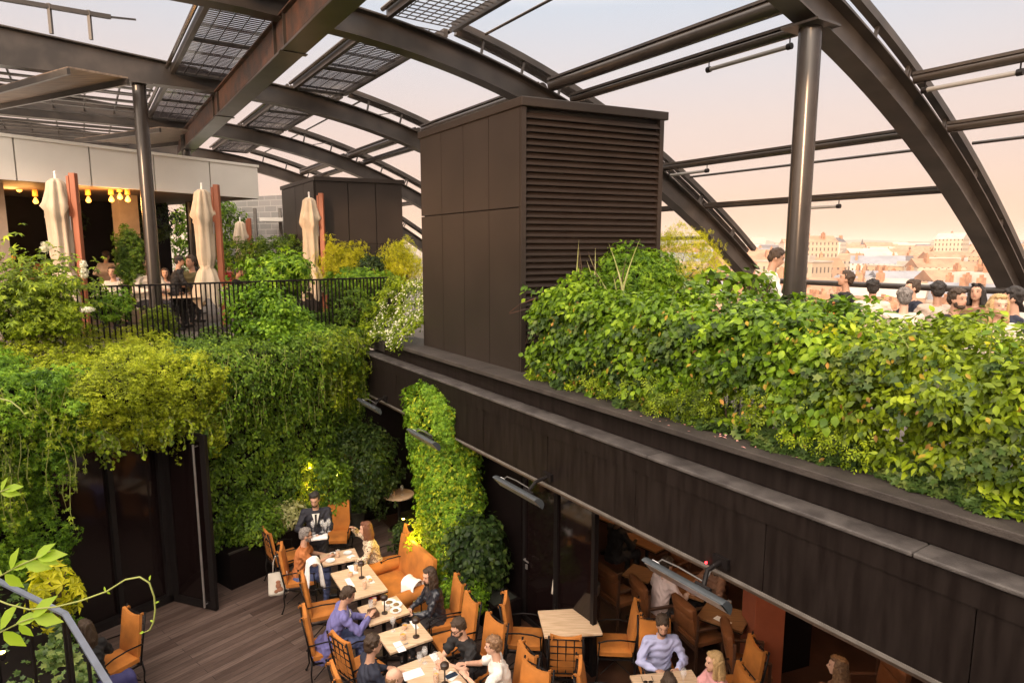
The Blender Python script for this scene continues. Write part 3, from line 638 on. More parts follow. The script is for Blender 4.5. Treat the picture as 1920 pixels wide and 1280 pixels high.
def leaves(name,P,Nm,size,tpl,mt,parent,droop=.5,jit=.42,svar=.35,stuff=False):
    """one mesh of many leaves; P world positions, Nm outward directions"""
    P=np.asarray(P,float);n=len(P); tv,tt=tpl; N0=unit(np.asarray(Nm,float)); Nm=unit(N0+np.array((0,0,.35 if droop>0 else 0))+RNG.normal(0,jit,(n,3)))
    d=RNG.normal(0,.55,(n,3))+N0*.7; d[:,2]-=droop*1.5; d=d-Nm*(d*Nm).sum(1,keepdims=True); d=unit(d); x=np.cross(d,Nm)
    sz=size*(1+RNG.uniform(-svar,svar,n))
    V=(P[:,None,:]+sz[:,None,None]*(tv[None,:,0:1]*x[:,None,:]+tv[None,:,1:2]*d[:,None,:]+tv[None,:,2:3]*Nm[:,None,:])).reshape(-1,3)
    if parent is not None: V=V-np.array(orgof(parent))
    T=(tt[None]+(np.arange(n)*len(tv))[:,None,None]).reshape(-1)
    me=bpy.data.meshes.new(name); me.vertices.add(len(V)); me.vertices.foreach_set('co',V.astype(np.float32).ravel())
    nt_=len(T)//3; me.loops.add(len(T)); me.loops.foreach_set('vertex_index',T.astype(np.int32)); me.polygons.add(nt_); me.polygons.foreach_set('loop_start',(np.arange(nt_)*3).astype(np.int32))
    me.update(calc_edges=True); me.materials.append(mt); me.shade_smooth()
    o=bpy.data.objects.new(name,me); COL.objects.link(o)
    if parent is not None:o.parent=parent
    return o
def tuft(P,Nm,size,per=13,rr=1.7,base=.22,back=.05,seed=0):
    "gather leaves into overlapping tufts over a sparser, deeper layer"
    P=np.asarray(P,float); Nm=unit(np.asarray(Nm,float)); n=len(P); nb=int(n*base); K=max(3,(n-nb)//per); ci=RNG.integers(0,n,K); a=RNG.integers(0,K,n-nb)
    rs=(size*rr*RNG.uniform(.6,1.5,K))[a]; C=P[ci][a]; NC=Nm[ci][a]; o=unit(RNG.normal(0,1,(n-nb,3)))*RNG.uniform(.3,1,(n-nb,1))**.5; o[:,2]*=.75; dn=(o*NC).sum(1,keepdims=True); o=o-NC*np.minimum(dn,0)*1.6
    P1=C+o*rs[:,None]; N1=NC*.7+o*.8
    return np.vstack([P1,P[:nb]-Nm[:nb]*back]),np.vstack([N1,Nm[:nb]])
def nz(a,b,seed=0):
    """cheap smooth noise -1..1"""
    return (np.sin(a*1.7+seed)*np.cos(b*2.3-seed*1.3)+.6*np.sin(a*4.1+b*3.2+seed*2.1)+.45*np.sin(a*8.3-b*7.1+seed*.7)+.3*np.cos(a*13.1+b*15.7+seed))/2.1
L={}
L['bright']=leafmat('leaf_bright',[(.03,.075,.007),(.09,.19,.012),(.18,.32,.018),(.30,.45,.03)])
L['yellow']=leafmat('leaf_yellow_green',[(.07,.09,.006),(.21,.26,.012),(.36,.42,.018),(.52,.54,.035)])
L['mid']=leafmat('leaf_mid_green',[(.022,.050,.007),(.065,.125,.012),(.13,.22,.018),(.24,.34,.028)])
L['dark']=leafmat('leaf_dark',[(.008,.018,.006),(.02,.042,.010),(.045,.078,.016),(.09,.13,.025)],trans=.25)
L['ivy']=leafmat('leaf_ivy',[(.014,.030,.010),(.04,.075,.018),(.08,.13,.03),(.17,.21,.05)],rough=.35,trans=.2)
L['heart']=leafmat('leaf_heart',[(.022,.045,.006),(.075,.145,.009),(.16,.265,.014),(.31,.44,.025)],rough=.36)
L['lime']=leafmat('leaf_lime',[(.032,.052,.004),(.11,.165,.008),(.23,.31,.013),(.41,.49,.028)],rough=.38)
L['gold']=leafmat('leaf_gold',[(.12,.13,.01),(.34,.34,.014),(.55,.52,.025),(.7,.65,.05)],trans=.5)
L['cream']=leafmat('leaf_variegated',[(.12,.14,.03),(.32,.33,.12),(.52,.5,.25),(.62,.58,.35)])
M['soil']=mat('dark_soil',(.010,.012,.006),.95,var=.4,scale=8)
M['stem']=mat('woody_stem',(.09,.055,.03),.8,var=.2)
M['stem_g']=mat('green_stem',(.20,.22,.05),.6,var=.2)
M['petal']=mat('cream_petal',(.75,.72,.55),.6,var=.1)
M['pink']=mat('pink_petal',(.80,.38,.34),.6,var=.2)
def shrub(name,label,cat,loc,rad,n,size,tpl,mt,group=None,droop=.35,stem=True,squash=1,lump=.35,seed=0,jit=.45,top=False):
    """loc: base on the ground; rad: (rx,ry,rz) of the crown"""
    o=thing(name,label,cat,loc,group=group); rx,ry,rz=rad; c=np.array(loc)+np.array((0,0,rz))
    th=np.arccos(RNG.uniform(-.95 if not top else -.2,1,n)); ph=RNG.uniform(0,2*math.pi,n)
    d=np.stack([np.sin(th)*np.cos(ph),np.sin(th)*np.sin(ph),np.cos(th)],1)
    r=1+lump*nz(d[:,0]*2.2+d[:,2],d[:,1]*2.2-d[:,2],seed); r*=1-np.abs(RNG.normal(0,.2,n))+.10*nz(d[:,0]*7,d[:,2]*7,seed+1)
    P=c+d*r[:,None]*np.array([rx,ry,rz]); D=d
    if n>700: P,D=tuft(P,d,size,per=12,rr=1.6,back=.03)
    leaves('foliage',P,D+np.array((0,0,.15)),size,tpl,mt,o,droop=droop,jit=jit)
    if stem:
        m=MB(); rr=random.Random(seed)
        for k in range(7):
            a=rr.uniform(0,6.28); e=np.array((math.cos(a)*rx*.6,math.sin(a)*ry*.6,rz*rr.uniform(.9,1.7))); m.tube([Vector(loc),Vector(loc)+Vector(e)*.5+Vector((0,0,.05)),Vector(loc)+Vector(e)],[.014,.01,.004],5)
        build('stems',m,M['stem'],o,world=True)
    return o
# -------- green wall (left)
def wallveg(name,label,s0,s1,z0,z1,n,size,tpl,mt,mask=None,bul=None,seed=0,cat='climbing plant',droop=.6,group='climbing plants on the green wall'):
    o=thing(name,label,cat,WP((s0+s1)/2,z0),group=group)
    s=RNG.uniform(s0-.12,s1+.12,n); z=RNG.uniform(z0,z1,n)
    # ragged borders
    k=(nz(s*1.3,z*2.2,seed)*.22); keep=(s+k>s0)&(s+k<s1)
    if mask is not None: keep&=mask(s,z)
    s,z=s[keep],z[keep]; b=bul(s,z)+.20*nz(s*2,z*2,seed)+.12*nz(s*5,z*6,seed+3)
    e=.05; gz=(bul(s,z+e)+.13*nz(s*2,(z+e)*2,seed)-bul(s,z)-.13*nz(s*2,z*2,seed))/e; gs=(bul(s+e,z)+.13*nz((s+e)*2,z*2,seed)-bul(s,z)-.13*nz(s*2,z*2,seed))/e
    b=b-np.abs(RNG.normal(0,.13,len(s))); b=np.maximum(b,.02)
    P=np.stack([W0.x+WD.x*s+WN.x*b,W0.y+WD.y*s+WN.y*b,z],1)
    Nn=np.stack([WN.x-WD.x*gs,WN.y-WD.y*gs,-gz],1)
    P,Nn=tuft(P,Nn,size,per=16,rr=1.9); leaves('foliage',P,Nn,size,tpl,mt,o,droop=droop); 
    m=MB(); rr=random.Random(seed)
    for q in range(5):
        a=rr.uniform(s0+.1,s1-.1); pts=[WP(a+rr.uniform(-.15,.15)*j/3,z1-.05+(z0-z1)*.8*j/5,.03) for j in range(6)]; m.tube(pts,.008,5)
    build('stems',m,M['stem'],o,world=True); return o
def bul_top(s,z):
    "overhanging swell just under the terrace edge, receding towards the floor"
    base=.10+.42*np.exp(-((z+.25)/.55)**2)+.18*np.exp(-((z+1.0)/.6)**2)
    return base*np.where(s<-.5,1.35,1.0)*np.clip((4.25-s)/1.0,.25,1)
def edge(s): return -1.03+.12*np.sin(s*5)+.08*np.sin(s*13+1)
def m_open(s,z): return ~((s>-1.42)&(s<.10)&(z<edge(s)))
def m_left(s,z): return ~((s>-1.45+.12*np.sin(z*5))&(s<.05)&(z<edge(s)))
wallveg('climbing_vine','bright green broad-leaved vine covering the far left of the court wall',-4.2,-1.15,FLOOR+.2,.15,30000,.075,C5,L['bright'],m_left,bul_top,1)
wallveg('climbing_shrub','yellow-green small-leaved climber bulging over the door lintel',-1.25,.75,-1.55,.15,20000,.052,C3,L['yellow'],m_open,lambda s,z:bul_top(s,z)+.12,2)
wallveg('climbing_jasmine','dense dark green climber right of the open door',.35,2.35,-3.3,.12,20000,.062,OV,L['mid'],None,bul_top,3)
wallveg('climbing_vine','mixed leafy climber towards the corner under the parapet beam',2.2,4.0,-3.2,.15,15000,.068,OV,L['mid'],lambda s,z:(z>-3.0+.5*np.sin(s*3)),bul_top,4)
wallveg('climbing_vine','light green vine trails hanging near the corner of the court',2.5,3.85,-1.3,.2,3600,.07,C5,L['lime'],lambda s,z:(nz(s*2,z,8)>-.05),lambda s,z:bul_top(s,z)+.14,5)
# bed between railing and wall top
def bed(name,label,s0,s1,n0,n1,h,n,size,tpl,mt,seed,cat='shrub',droop=.3):
    o=thing(name,label,cat,WP((s0+s1)/2,-.02,(n0+n1)/2),group='planting along the left terrace edge')
    s=RNG.uniform(s0,s1,n); q=RNG.uniform(n0,n1,n); k=nz(s*1.5,q*1.5,seed)*.15; kp=(s+k>s0)&(s+k<s1); s,q=s[kp],q[kp]
    hh=h(s,q)+.12*nz(s*2,q*2,seed)+.06*nz(s*6,q*6,seed)
    z=hh-np.abs(RNG.normal(0,.12,len(s)))
    P=np.stack([W0.x+WD.x*s+WN.x*q,W0.y+WD.y*s+WN.y*q,np.maximum(z,.0)],1)
    Nn=np.tile(np.array((WN.x*.6,WN.y*.6,.8)),(len(s),1)); P,Nn=tuft(P,Nn,size,per=16,rr=1.8); leaves('foliage',P,Nn,size,tpl,mt,o,droop=droop); return o
sl=lambda a,b,h0,h1:(lambda s,q:h0+(h1-h0)*np.clip((q-a)/(b-a),0,1))
bed('edge_shrub','bright lobed-leaf bushes on the far left terrace edge',-5,-1.6,-1.9,.3,sl(-1.9,.3,.55,.15),11000,.085,C5,L['bright'],11)
bed('edge_shrub','yellow-green low shrubs in front of the left railing',-1.7,.6,-1.5,.2,sl(-1.5,.2,.42,.12),8500,.055,C3,L['yellow'],12)
bed('edge_shrub','dark green shrubs below the railing beside the round column',.5,2.2,-1.2,.15,sl(-1.2,.15,.22,.1),5500,.06,OV,L['mid'],13)
bed('railing_vine','bright vine heaped over the railing between the second and third parasols',1.9,3.15,-1.5,.2,sl(-1.5,.2,.95,.15),9000,.065,OVW,L['bright'],14,'climbing plant')
bed('edge_shrub','loose mid green shrub at the corner by the big tower',3.1,4.6,-1.4,.25,sl(-1.4,.25,.40,.02),7000,.06,C5,L['mid'],15)
m=MB(); m.prism([tuple(p[:2]) for p in(WP(-6,0,-1.9),WP(-6,0,-.02),WP(4.3,0,-.02),WP(4.3,0,-1.6))],-.009,.03); struct('planting_bed',m,M['soil'])
# growth climbing over the left railing
shrub('railing_vine','bright vine mound covering the railing right of the second parasol','climbing plant',atF(495,640,11.6),(.62,.28,.50),4200,.062,OVW,L['bright'],lump=.35,seed=81,group='planting along the left terrace edge')
shrub('railing_vine','green growth over the railing end beside the cream flowers','climbing plant',atF(660,620,13.0),(.5,.3,.42),2800,.06,C5,L['mid'],lump=.35,seed=82,group='planting along the left terrace edge')
shrub('railing_vine','yellow-green leafy mound over the railing at the far left','climbing plant',atF(60,640,9.3),(.75,.3,.40),3600,.075,C5,L['lime'],lump=.4,seed=83,group='planting along the left terrace edge')
shrub('railing_vine','small vine tuft on the railing left of the round column','climbing plant',atF(215,610,10.3),(.30,.22,.32),1100,.06,C5,L['bright'],lump=.4,seed=84,group='planting along the left terrace edge')
shrub('railing_vine','small vine tuft at the foot of the round column','climbing plant',atF(300,640,10.9),(.28,.2,.30),1000,.06,C5,L['lime'],lump=.4,seed=85,group='planting along the left terrace edge')
# cream-flowering trailing shrub left of the tower, on the parapet
o=thing('flowering_shrub','cream-flowered trailing shrub spilling over the parapet left of the big tower','shrub',UV(11.2,4.9,0))
n=9000; u=RNG.uniform(10.35,12.5,n); a=RNG.uniform(0,1,n); v=5.6-a*1.1+.12*nz(u*2,a*4,3); z=.95-.95*a**1.5+.22*nz(u*1.5,a*3,5)+.25*np.clip(u-11.2,0,1); z-=np.abs(RNG.normal(0,.07,n)); z=np.where(v<4.7,np.maximum(z,-.42),np.maximum(z,.02))
P=UD.x*u+VD.x*v, UD.y*u+VD.y*v; P=np.stack([P[0],P[1],z],1); Nn=np.tile(-np.array(VD)*.8+np.array((0,0,.6)),(n,1))
leaves('foliage',P,Nn,.058,OV,L['lime'],o); q=RNG.random(n)<.16; k=q&(u<11.9)
leaves('blossom',P[k]-np.array(VD)*.05+np.array((0,0,.02)),Nn[k],.035,C5,M['petal'],o)
# -------- right hedge
def hedge(name,label,u0,u1,n,size,tpl,mt,seed,zt,cat='hedge plant',vf=4.93,droop=.45,zlo=0.0,jit=.5,thick=.17,gap=0):
    o=thing(name,label,cat,UV((u0+u1)/2,5.2,0),group='plants of the right hedge')
    u=RNG.uniform(u0-.1,u1+.1,n); t=RNG.uniform(0,1,n); k=.16*nz(u*1.2,t*5,seed); kp=(u+k>u0)&(u+k<u1); 
    if gap: kp&=~((nz(u*2.2,t*4,seed+9)>.25)&(t<.28)&(t>.05))
    u,t=u[kp],t[kp]; hole=(np.abs(u-3.55)<.36+.12*np.sin(t*40))&(t<.30)&(t>.03)&(RNG.random(len(u))<.93); u,t=u[~hole],t[~hole]
    top=zt(u)+.07*nz(u*2.5,u*0,seed)
    # cross-section: rises up the face then rolls over the top
    face=t<.66; s=np.where(face,t/.66,(t-.66)/.34)
    z=np.where(face,zlo+(top-.16-zlo)*s,top-.16+.16*np.sin(s*math.pi/2)); v=np.where(face,vf+.05-.16*np.sin(s*math.pi*.8),vf+s*.85)
    bump=.13*nz(u*2.2,t*7,seed)+.08*nz(u*6,t*18,seed+2); nv=np.where(face,-1,-.45+.3*s); nzz=np.where(face,.25,.9)
    dep=np.abs(RNG.normal(0,thick,len(u))); v=v+(bump*-1)*np.where(face,1,.2)+dep*np.where(face,1,.1); z=z+np.where(face,0,bump)-dep*np.where(face,0,1)
    z=np.maximum(z,.015)
    P=np.stack([UD.x*u+VD.x*v,UD.y*u+VD.y*v,z],1); Nn=np.stack([VD.x*nv,VD.y*nv,nzz],1)
    P,Nn=tuft(P,Nn,size,per=13,rr=1.25,back=.10,base=.10); leaves('foliage',P,Nn,size,tpl,mt,o,droop=droop,jit=jit)
    m=MB(); rr=random.Random(seed)
    for q in range(int((u1-u0)*5)):
        a=rr.uniform(u0,u1); m.tube([UV(a,vf+.16,0),UV(a+rr.uniform(-.2,.2),vf+.2,.5),UV(a+rr.uniform(-.4,.4),vf+.3,float(zt(a))-.15)],[.01,.008,.004],5)
    build('stems',m,M['stem'],o,world=True); return o
hedge('hedge_vine','heart-leaved hedge plant next to the louvred tower',4.9,6.82,15000,.076,OVW,L['heart'],21,lambda u:1.15+.19*np.clip((u-5)/2,0,1))
hedge('hedge_vine','broad-leaved middle part of the right hedge by the thick column',2.7,5.0,15500,.074,OVW,L['heart'],22,lambda u:1.12+.02*u,gap=1)
hedge('hedge_bush','yellow-green pointed-leaf part of the right hedge nearest the viewer',-.6,2.8,29000,.065,OV,L['lime'],23,lambda u:1.10+.02*u)
hedge('hedge_bush','mixed small-leaf growth low in the right hedge',2.4,5.6,4200,.075,SP,L['lime'],24,lambda u:.62+.0*u,vf=4.86)
def trail(name,label,u0,u1,n,size,tpl,mt,seed,w=.2,cat='ground ivy'):
    o=thing(name,label,cat,UV((u0+u1)/2,4.85,0),group='creepers at the foot of the hedge')
    u=RNG.uniform(u0,u1,n); e=4.83+.07*np.sin(u*5+seed)+.05*np.sin(u*11); v=e+RNG.uniform(0,1,n)*w; z=.02+np.clip((v-e)*1.2,0,.35)*RNG.uniform(.4,1,n)*np.where(np.abs(u-3.55)<.4,.35,1)
    P=np.stack([UD.x*u+VD.x*v,UD.y*u+VD.y*v,z],1); leaves('foliage',P,np.tile(-np.array(VD)*.5+np.array((0,0,.8)),(n,1)),size,tpl,mt,o,droop=.2)
trail('ground_ivy','dark ivy creeping along the ledge at the hedge foot, right of the slatted gap',.9,4.2,2600,.07,IV,L['ivy'],2)
trail('ground_ivy','blue-green ivy on the ledge under the middle of the hedge',3.9,6.2,1500,.06,IV,L['ivy'],5,.16)
trail('ground_cover','lime ground cover on the ledge at the tower corner',5.9,6.95,1700,.05,OV,L['lime'],7,.24)
trail('ground_cover','small lime leaves spilling onto the ledge nearest the viewer',-.6,1.6,1700,.055,OV,L['lime'],9,.22)
# slatted fence behind the hedge
def fence(name,label,A,B,z0,h,cat='fence',step=.11,w=.045):
    o=thing(name,label,cat,(A.x,A.y,z0)); d=(B-A); Ln=d.length; d.normalize(); rz=math.atan2(d.y,d.x); n=min(98,int(Ln/step))
    for k in range(n):
        c=A+d*(Ln*(k+.5)/n); m=MB(); m.box((c.x,c.y,z0+h/2),(.012,w,h-.03),rz=rz+R(18)); build('slat',m,M['black'],o,world=True)
    m=MB(); c=(A+B)/2; m.box((c.x,c.y,z0+h),(Ln,.05,.03),rz=rz); m.box((c.x,c.y,z0+.03),(Ln,.04,.03),rz=rz); build('rail',m,M['black'],o,world=True); return o
fence('slatted_fence','dark slatted fence half buried in the right hedge',UV(-1.5,5.2,0),UV(7.2,5.2,0),0,.9)
RA=Vector((-8.2,8.69,0)); RB=Vector((-2.6,13.55,0))
fence('slatted_railing','black slatted railing along the left terrace above the green wall',RA,RB,.05,1.07,'railing',step=.078,w=.03)
# extra mixed growth in the hedge: shoots, pale new leaves, dry bits
def shoots(name,label,u0,u1,n,mt,leafm,seed,ln=(.15,.4),cat='hedge plant',tpl=None,size=.06,side=-.15):
    o=thing(name,label,cat,UV((u0+u1)/2,5.2,.9),group='plants of the right hedge'); rr=random.Random(seed); m=MB(); P=[];Q=[]
    for k in range(n):
        u=rr.uniform(u0,u1); top=1.0+.17*max(0,min(1,(u-5)/2)); p=UV(u,rr.uniform(4.85,5.7),top); l=rr.uniform(*ln); d=(UV(rr.uniform(-.7,.7),rr.uniform(-.8,.2),0)+Vector((0,0,rr.uniform(.3,1.1)))).normalized()
        pts=[p+d*l*t+Vector((0,0,-.35*l*t*t)) for t in(0,.33,.66,1)]; m.tube(pts,[.004,.003,.0025,.0012],5)
        for t in range(6): q=pts[0].lerp(pts[-1],(t+1)/6.2)+Vector((0,0,-.35*l*((t+1)/6.2)**2+.35*l*(t+1)/6.2)); P.append(tuple(q)); Q.append((rr.uniform(-1,1),rr.uniform(-1,.2),rr.uniform(.3,1)))
    build('stems',m,mt,o,world=True); leaves('foliage',P,Q,size,tpl or OV,leafm,o,droop=.3,jit=.5)
shoots('hedge_shoots','loose stray shoots standing out of the right hedge top',-.4,6.6,70,M['stem_g'],L['heart'],3)
shoots('hedge_shoots','yellowish young shoots over the near half of the right hedge',-.6,3.4,60,M['stem_g'],L['gold'],4,(.1,.25),size=.05)
oo=thing('dark_ivy_patches','darker ivy mixed through the face of the right hedge','hedge plant',UV(3.5,5,.4),group='plants of the right hedge')
n=8000; u=RNG.uniform(-.6,6.7,n); z=RNG.uniform(.02,1.0,n); kp=(nz(u*1.9,z*3.2,41)>.12)&~((np.abs(u-3.55)<.4)&(z<.45)&(z>.12)); u,z=u[kp],z[kp]; v=4.93-.13*np.sin(z*2.6)-.10*nz(u*2.2,z*5,21)-np.abs(RNG.normal(0,.03,len(u)))
leaves('foliage',np.stack([UD.x*u+VD.x*v,UD.y*u+VD.y*v,z],1),np.tile(-np.array(VD)+np.array((0,0,.3)),(len(u),1)),.062,IV,L['ivy'],oo)
# pink flower cluster on the hedge
pf=thing('flower_cluster','small pink flower cluster on the right hedge below the thick column','flowers',atF(1415,610,6.55))
c=np.array(pf.location); n=60; P=c+RNG.normal(0,.035,(n,3)); P[:,2]+=.02; leaves('petals',P,RNG.normal(0,1,(n,3)),.035,C5,M['pink'],pf)
# strap leaves before the louvres
gl=thing('strap_leaf_plant','plant with long dry strap leaves sticking up before the louvres','plant',UV(6.55,5.6,.0))
for k in range(13):
    m=MB(); rr=random.Random(k); p0=UV(6.2+rr.uniform(-.5,.7),5.6,.9); hh=rr.uniform(.45,.95); lean=UV(rr.uniform(-.35,.35),rr.uniform(-.25,.2),0)
    pts=[p0+lean*(j/5)**1.6+Vector((0,0,hh*j/5)) for j in range(6)]; wv=Vector((1,0.2,0))
    vs=[];fs=[]
    for j,p in enumerate(pts):
        ww=.022*(1-j/5.2); vs+=[p-wv*ww,p+Vector((0,-.008,0)),p+wv*ww]
    for j in range(5): a=j*3; fs+=[(a,a+1,a+4,a+3),(a+1,a+2,a+5,a+4)]
    m.add(vs,fs); build('blade',m,L['cream'] if k%3 else M['stem'],gl,world=True)
for pts in ([(955,586,8.4),(975,570,8.3),(1003,560,8.2)],[(955,588,8.4),(985,580,8.3),(1010,575,8.2)],[(985,645,8.3),(995,615,8.2),(1010,590,8.15)]):
    m=MB(); m.tube([atF(*p) for p in pts],[.004,.007,.009],5); build('dry_blade',m,M['rust'],gl,world=True)
# shrubs on the right terrace between tower and arch foot
p=UV(7.6,7.7,0); shrub('yellow_shrub','feathery yellow shrub between the big tower and the arch foot','shrub',atF(1262,560,11.2)*1,(.75,.6,.58),5200,.08,SP7,L['gold'],droop=-.4,lump=.5,seed=31,jit=.9)
shrub('green_shrub','soft green shrub rising above the hedge in front of the louvres','shrub',atF(1190,575,9.3),(.62,.5,.42),4200,.07,C5,L['bright'],lump=.3,seed=32)
shrub('hedge_sprout','broad-leaved shoots standing above the hedge in front of the waiter','plant',atF(1360,560,8.3),(.55,.3,.2),260,.12,OVW,L['heart'],lump=.5,seed=33,droop=.2)
shrub('hedge_sprout','thin leafy shoots crossing the back of the white shirt','plant',atF(1432,570,7.4),(.13,.12,.16),46,.10,OV,L['mid'],lump=.5,seed=34,droop=.2)
shrub('hedge_sprout','reddish leafy shoots in front of the thick column base','plant',atF(1490,590,6.9),(.26,.2,.10),320,.07,OV,L['ivy'],lump=.5,seed=35)
# shrubs on the left terrace, far side
shrub('background_shrub','dark green shrub left of the smaller dark tower','shrub',atF(530,545,17.5),(1.5,.8,.75),5200,.11,C3,L['mid'],lump=.25,seed=41)
shrub('yellow_shrub','bright yellow-green shrub between the third parasol and the dark tower','shrub',atF(648,545,16),(.62,.5,.56),4600,.10,SP7,L['gold'],droop=-.9,lump=.6,seed=42)
shrub('yellow_shrub','bright yellow-green shrub beside the big tower left edge','shrub',atF(757,540,15.2),(.42,.4,.52),3200,.10,SP7,L['gold'],droop=-.9,lump=.6,seed=43)
shrub('background_shrub','dark shrub between the two bright yellow shrubs','shrub',atF(708,545,15.6),(.5,.4,.42),3000,.09,OV,L['dark'],lump=.25,seed=44)
shrub('background_shrub','fresh green bush right of the third parasol','shrub',atF(672,560,14.3),(.8,.4,.33),2600,.08,C5,L['bright'],lump=.3,seed=45)
shrub('palm_leaf_shrub','bright fan-leaved shrub between the small parasol and the third parasol','shrub',atF(520,545,13),(.62,.4,.33),900,.17,C5,L['bright'],lump=.3,seed=46)
shrub('ivy_wall','tall ivy growth under the pale fascia, behind the second parasol','climbing plant',atF(400,540,22.5),(1.3,.4,1.7),6000,.13,OV,L['mid'],lump=.15,seed=47)
for i,(x0,x1,y) in enumerate(((55,100,420),(170,260,410))):
    p=atF((x0+x1)/2,y,FA.y+4.4 if i else FA.y+3.2); 
    shrub('hanging_ivy',['hanging ivy in the dark bar at the far left','hanging ivy over the dark bar doorway'][i],'climbing plant',(p.x,p.y,p.z-.8),(1.6 if i else 1.0,.3,.8),4200,.11,OV,L['dark'],lump=.2,seed=50+i)
o=shrub('conifer','narrow cone-shaped conifer standing left of the round column','conifer',atF(250,545,13.1),(.27,.27,.62),5200,.06,C5,L['mid'],lump=.45,seed=55,droop=-.6)
# hydrangeas
hy=thing('hydrangea','tall hydrangea with cream flower heads at the far left railing','hydrangea',atF(70,620,9.2))
n=900; c=np.array(atF(70,540,9.4)); a=RNG.normal(0,1,(n,3))*np.array((.38,.3,.26)); P=c+a; leaves('foliage',P,a*np.array((1,1,.6))+np.array((0,-.4,.8)),.13,C5,L['lime'],hy,droop=.3)
for k,(x,y,F,r) in enumerate(((86,463,9.3,.075),(158,512,9.3,.065),(165,580,8.9,.085),(156,496,9.3,.05))):
    c=np.array(atF(x,y,F)); q=260; P=c+unit(RNG.normal(0,1,(q,3)))*r*RNG.uniform(.5,1,(q,1))*np.array((1,1,1.3 if k!=2 else .5)); leaves('flower_head',P,P-c,.024,C5,M['petal'],hy)
m=MB()
for x,y in((86,475),(150,520),(40,520),(110,540)): m.tube([hy.location,atF(x,y,9.4)],[.015,.006],5)
build('stems',m,M['stem_g'],hy,world=True)
# -------- court corner and centre column plants
def pxshrub(name,label,x,yb,V,rad,n,size,tpl,mt,seed,cat='shrub',**k):
    u=(x-960)/F_PX; t=V/(u*VD.x+1.0*VD.y); base=Vector((u*t,t,0)); base.z=FLOOR; return shrub(name,label,cat,base,rad,n,size,tpl,mt,seed=seed,group='plants in the sunken court',**k)
pier=thing('planted_pier','dark pier of the lower room wrapped by the tall vine','pier',UV(9.2,4.75,FLOOR))
m=MB(); uvbox(m,8.7,9.9,4.62,4.95,FLOOR,-1.25); build('pier',m,M['blackpaint'],pier,world=True)
vc=thing('column_vine','tall bright climber covering the pier in the middle of the court','climbing plant',UV(9.2,4.4,FLOOR),group='plants in the sunken court')
n=21000; t=RNG.uniform(0,1,n); z=FLOOR+.35+t*(3.05); ph=RNG.uniform(-2.0,2.0,n); ru=.74+.10*nz(z*2,ph,3)+.12*(z<-2.9); rv=.42+.10*nz(z*2.3,ph*2,5); rr_=1-np.abs(RNG.normal(0,.09,n))+.10*nz(z*5,ph*4,6); 
taper=np.clip((FLOOR+3.46-z)/.30,.35,1); uu=8.98+ru*rr_*np.sin(ph)*taper+.15*(z+2); vv=4.72-rv*rr_*np.cos(ph)*taper
vv=np.where(z>-1.25,np.minimum(vv,4.45),vv)
P=np.stack([UD.x*uu+VD.x*vv,UD.y*uu+VD.y*vv,z],1); Nn=np.stack([UD.x*np.sin(ph)-VD.x*np.cos(ph),UD.y*np.sin(ph)-VD.y*np.cos(ph),np.full(n,.25)],1)
k=RNG.random(n)<.2; P2,N2=tuft(P,Nn,.066,per=14,rr=1.9); leaves('foliage',P2,N2,.066,C5,L['bright'],vc,droop=.7); leaves('young_foliage',P[k]+Nn[k]*.06,Nn[k],.06,OV,L['yellow'],vc)
m=MB(); 
for q in range(5): m.tube([UV(9+q*.12,4.6,FLOOR+j*.5) for j in range(6)],.01,5)
build('stems',m,M['stem'],vc,world=True)
pl=thing('corner_planter','dark planter box holding the shrubs at the foot of the pier','planter',UV(8.2,4.75,FLOOR))
m=MB(); uvbox(m,7.35,9.7,4.55,5.05,FLOOR+.012,FLOOR+.45); build('planter_box',m,M['blackpaint'],pl,world=True); m=MB(); uvbox(m,7.4,9.65,4.6,5.0,FLOOR+.451,FLOOR+.46); build('soil',m,M['soil'],pl,world=True)
def uvshrub(name,label,u,v,z,rad,n,size,tpl,mt,seed,**k):
    return shrub(name,label,'shrub',UV(u,v,z),rad,n,size,tpl,mt,seed=seed,group='plants in the sunken court',**k)
uvshrub('dark_shrub','dark glossy broad-leaved shrub right of the tall vine',7.95,4.62,FLOOR+.4,(.42,.36,.62),3600,.085,OVW,L['dark'],61)
uvshrub('small_leaf_shrub','bright green low shrub at the front of the pier planter',7.75,4.30,FLOOR+.28,(.34,.28,.26),3600,.05,OV,L['bright'],62)
uvshrub('yellow_lit_shrub','yellow-lit bushy foot of the tall vine behind the orange sofa',8.85,4.42,FLOOR+.42,(.42,.26,.5),4200,.055,OV,L['yellow'],63)
uvshrub('dark_shrub','small dark shrub left of the tall vine by the red chair',9.95,4.35,FLOOR+.1,(.22,.22,.42),1500,.06,OV,L['dark'],64)
def wshrub(name,label,s,nn_,z,rad,n,size,tpl,mt,seed,**k): return shrub(name,label,'shrub',WP(s,z,nn_),rad,n,size,tpl,mt,seed=seed,group='plants in the sunken court',**k)
wshrub('dark_shrub','large dark rose shrub in the court corner behind the orange chair',3.45,.62,FLOOR+.55,(.62,.42,.85),6500,.075,OV,L['dark'],65)
wshrub('leafy_shrub','mid green shrub behind the standing waiter',2.7,.45,FLOOR+.5,(.45,.35,.65),4200,.065,OV,L['mid'],66)
wshrub('variegated_shrub','cream-edged leafy shrub on the wall planter',2.0,.30,FLOOR+.70,(.34,.2,.18),900,.07,OV,L['cream'],67)
wshrub('leafy_shrub','rounded green shrub on the wall planter beside the door',1.25,.30,FLOOR+.62,(.5,.26,.34),3600,.06,OV,L['mid'],68)
wshrub('yellow_lit_shrub','yellow-lit leafy growth left of the waiter',2.45,.32,FLOOR+.5,(.24,.2,.62),1800,.055,OV,L['yellow'],69)
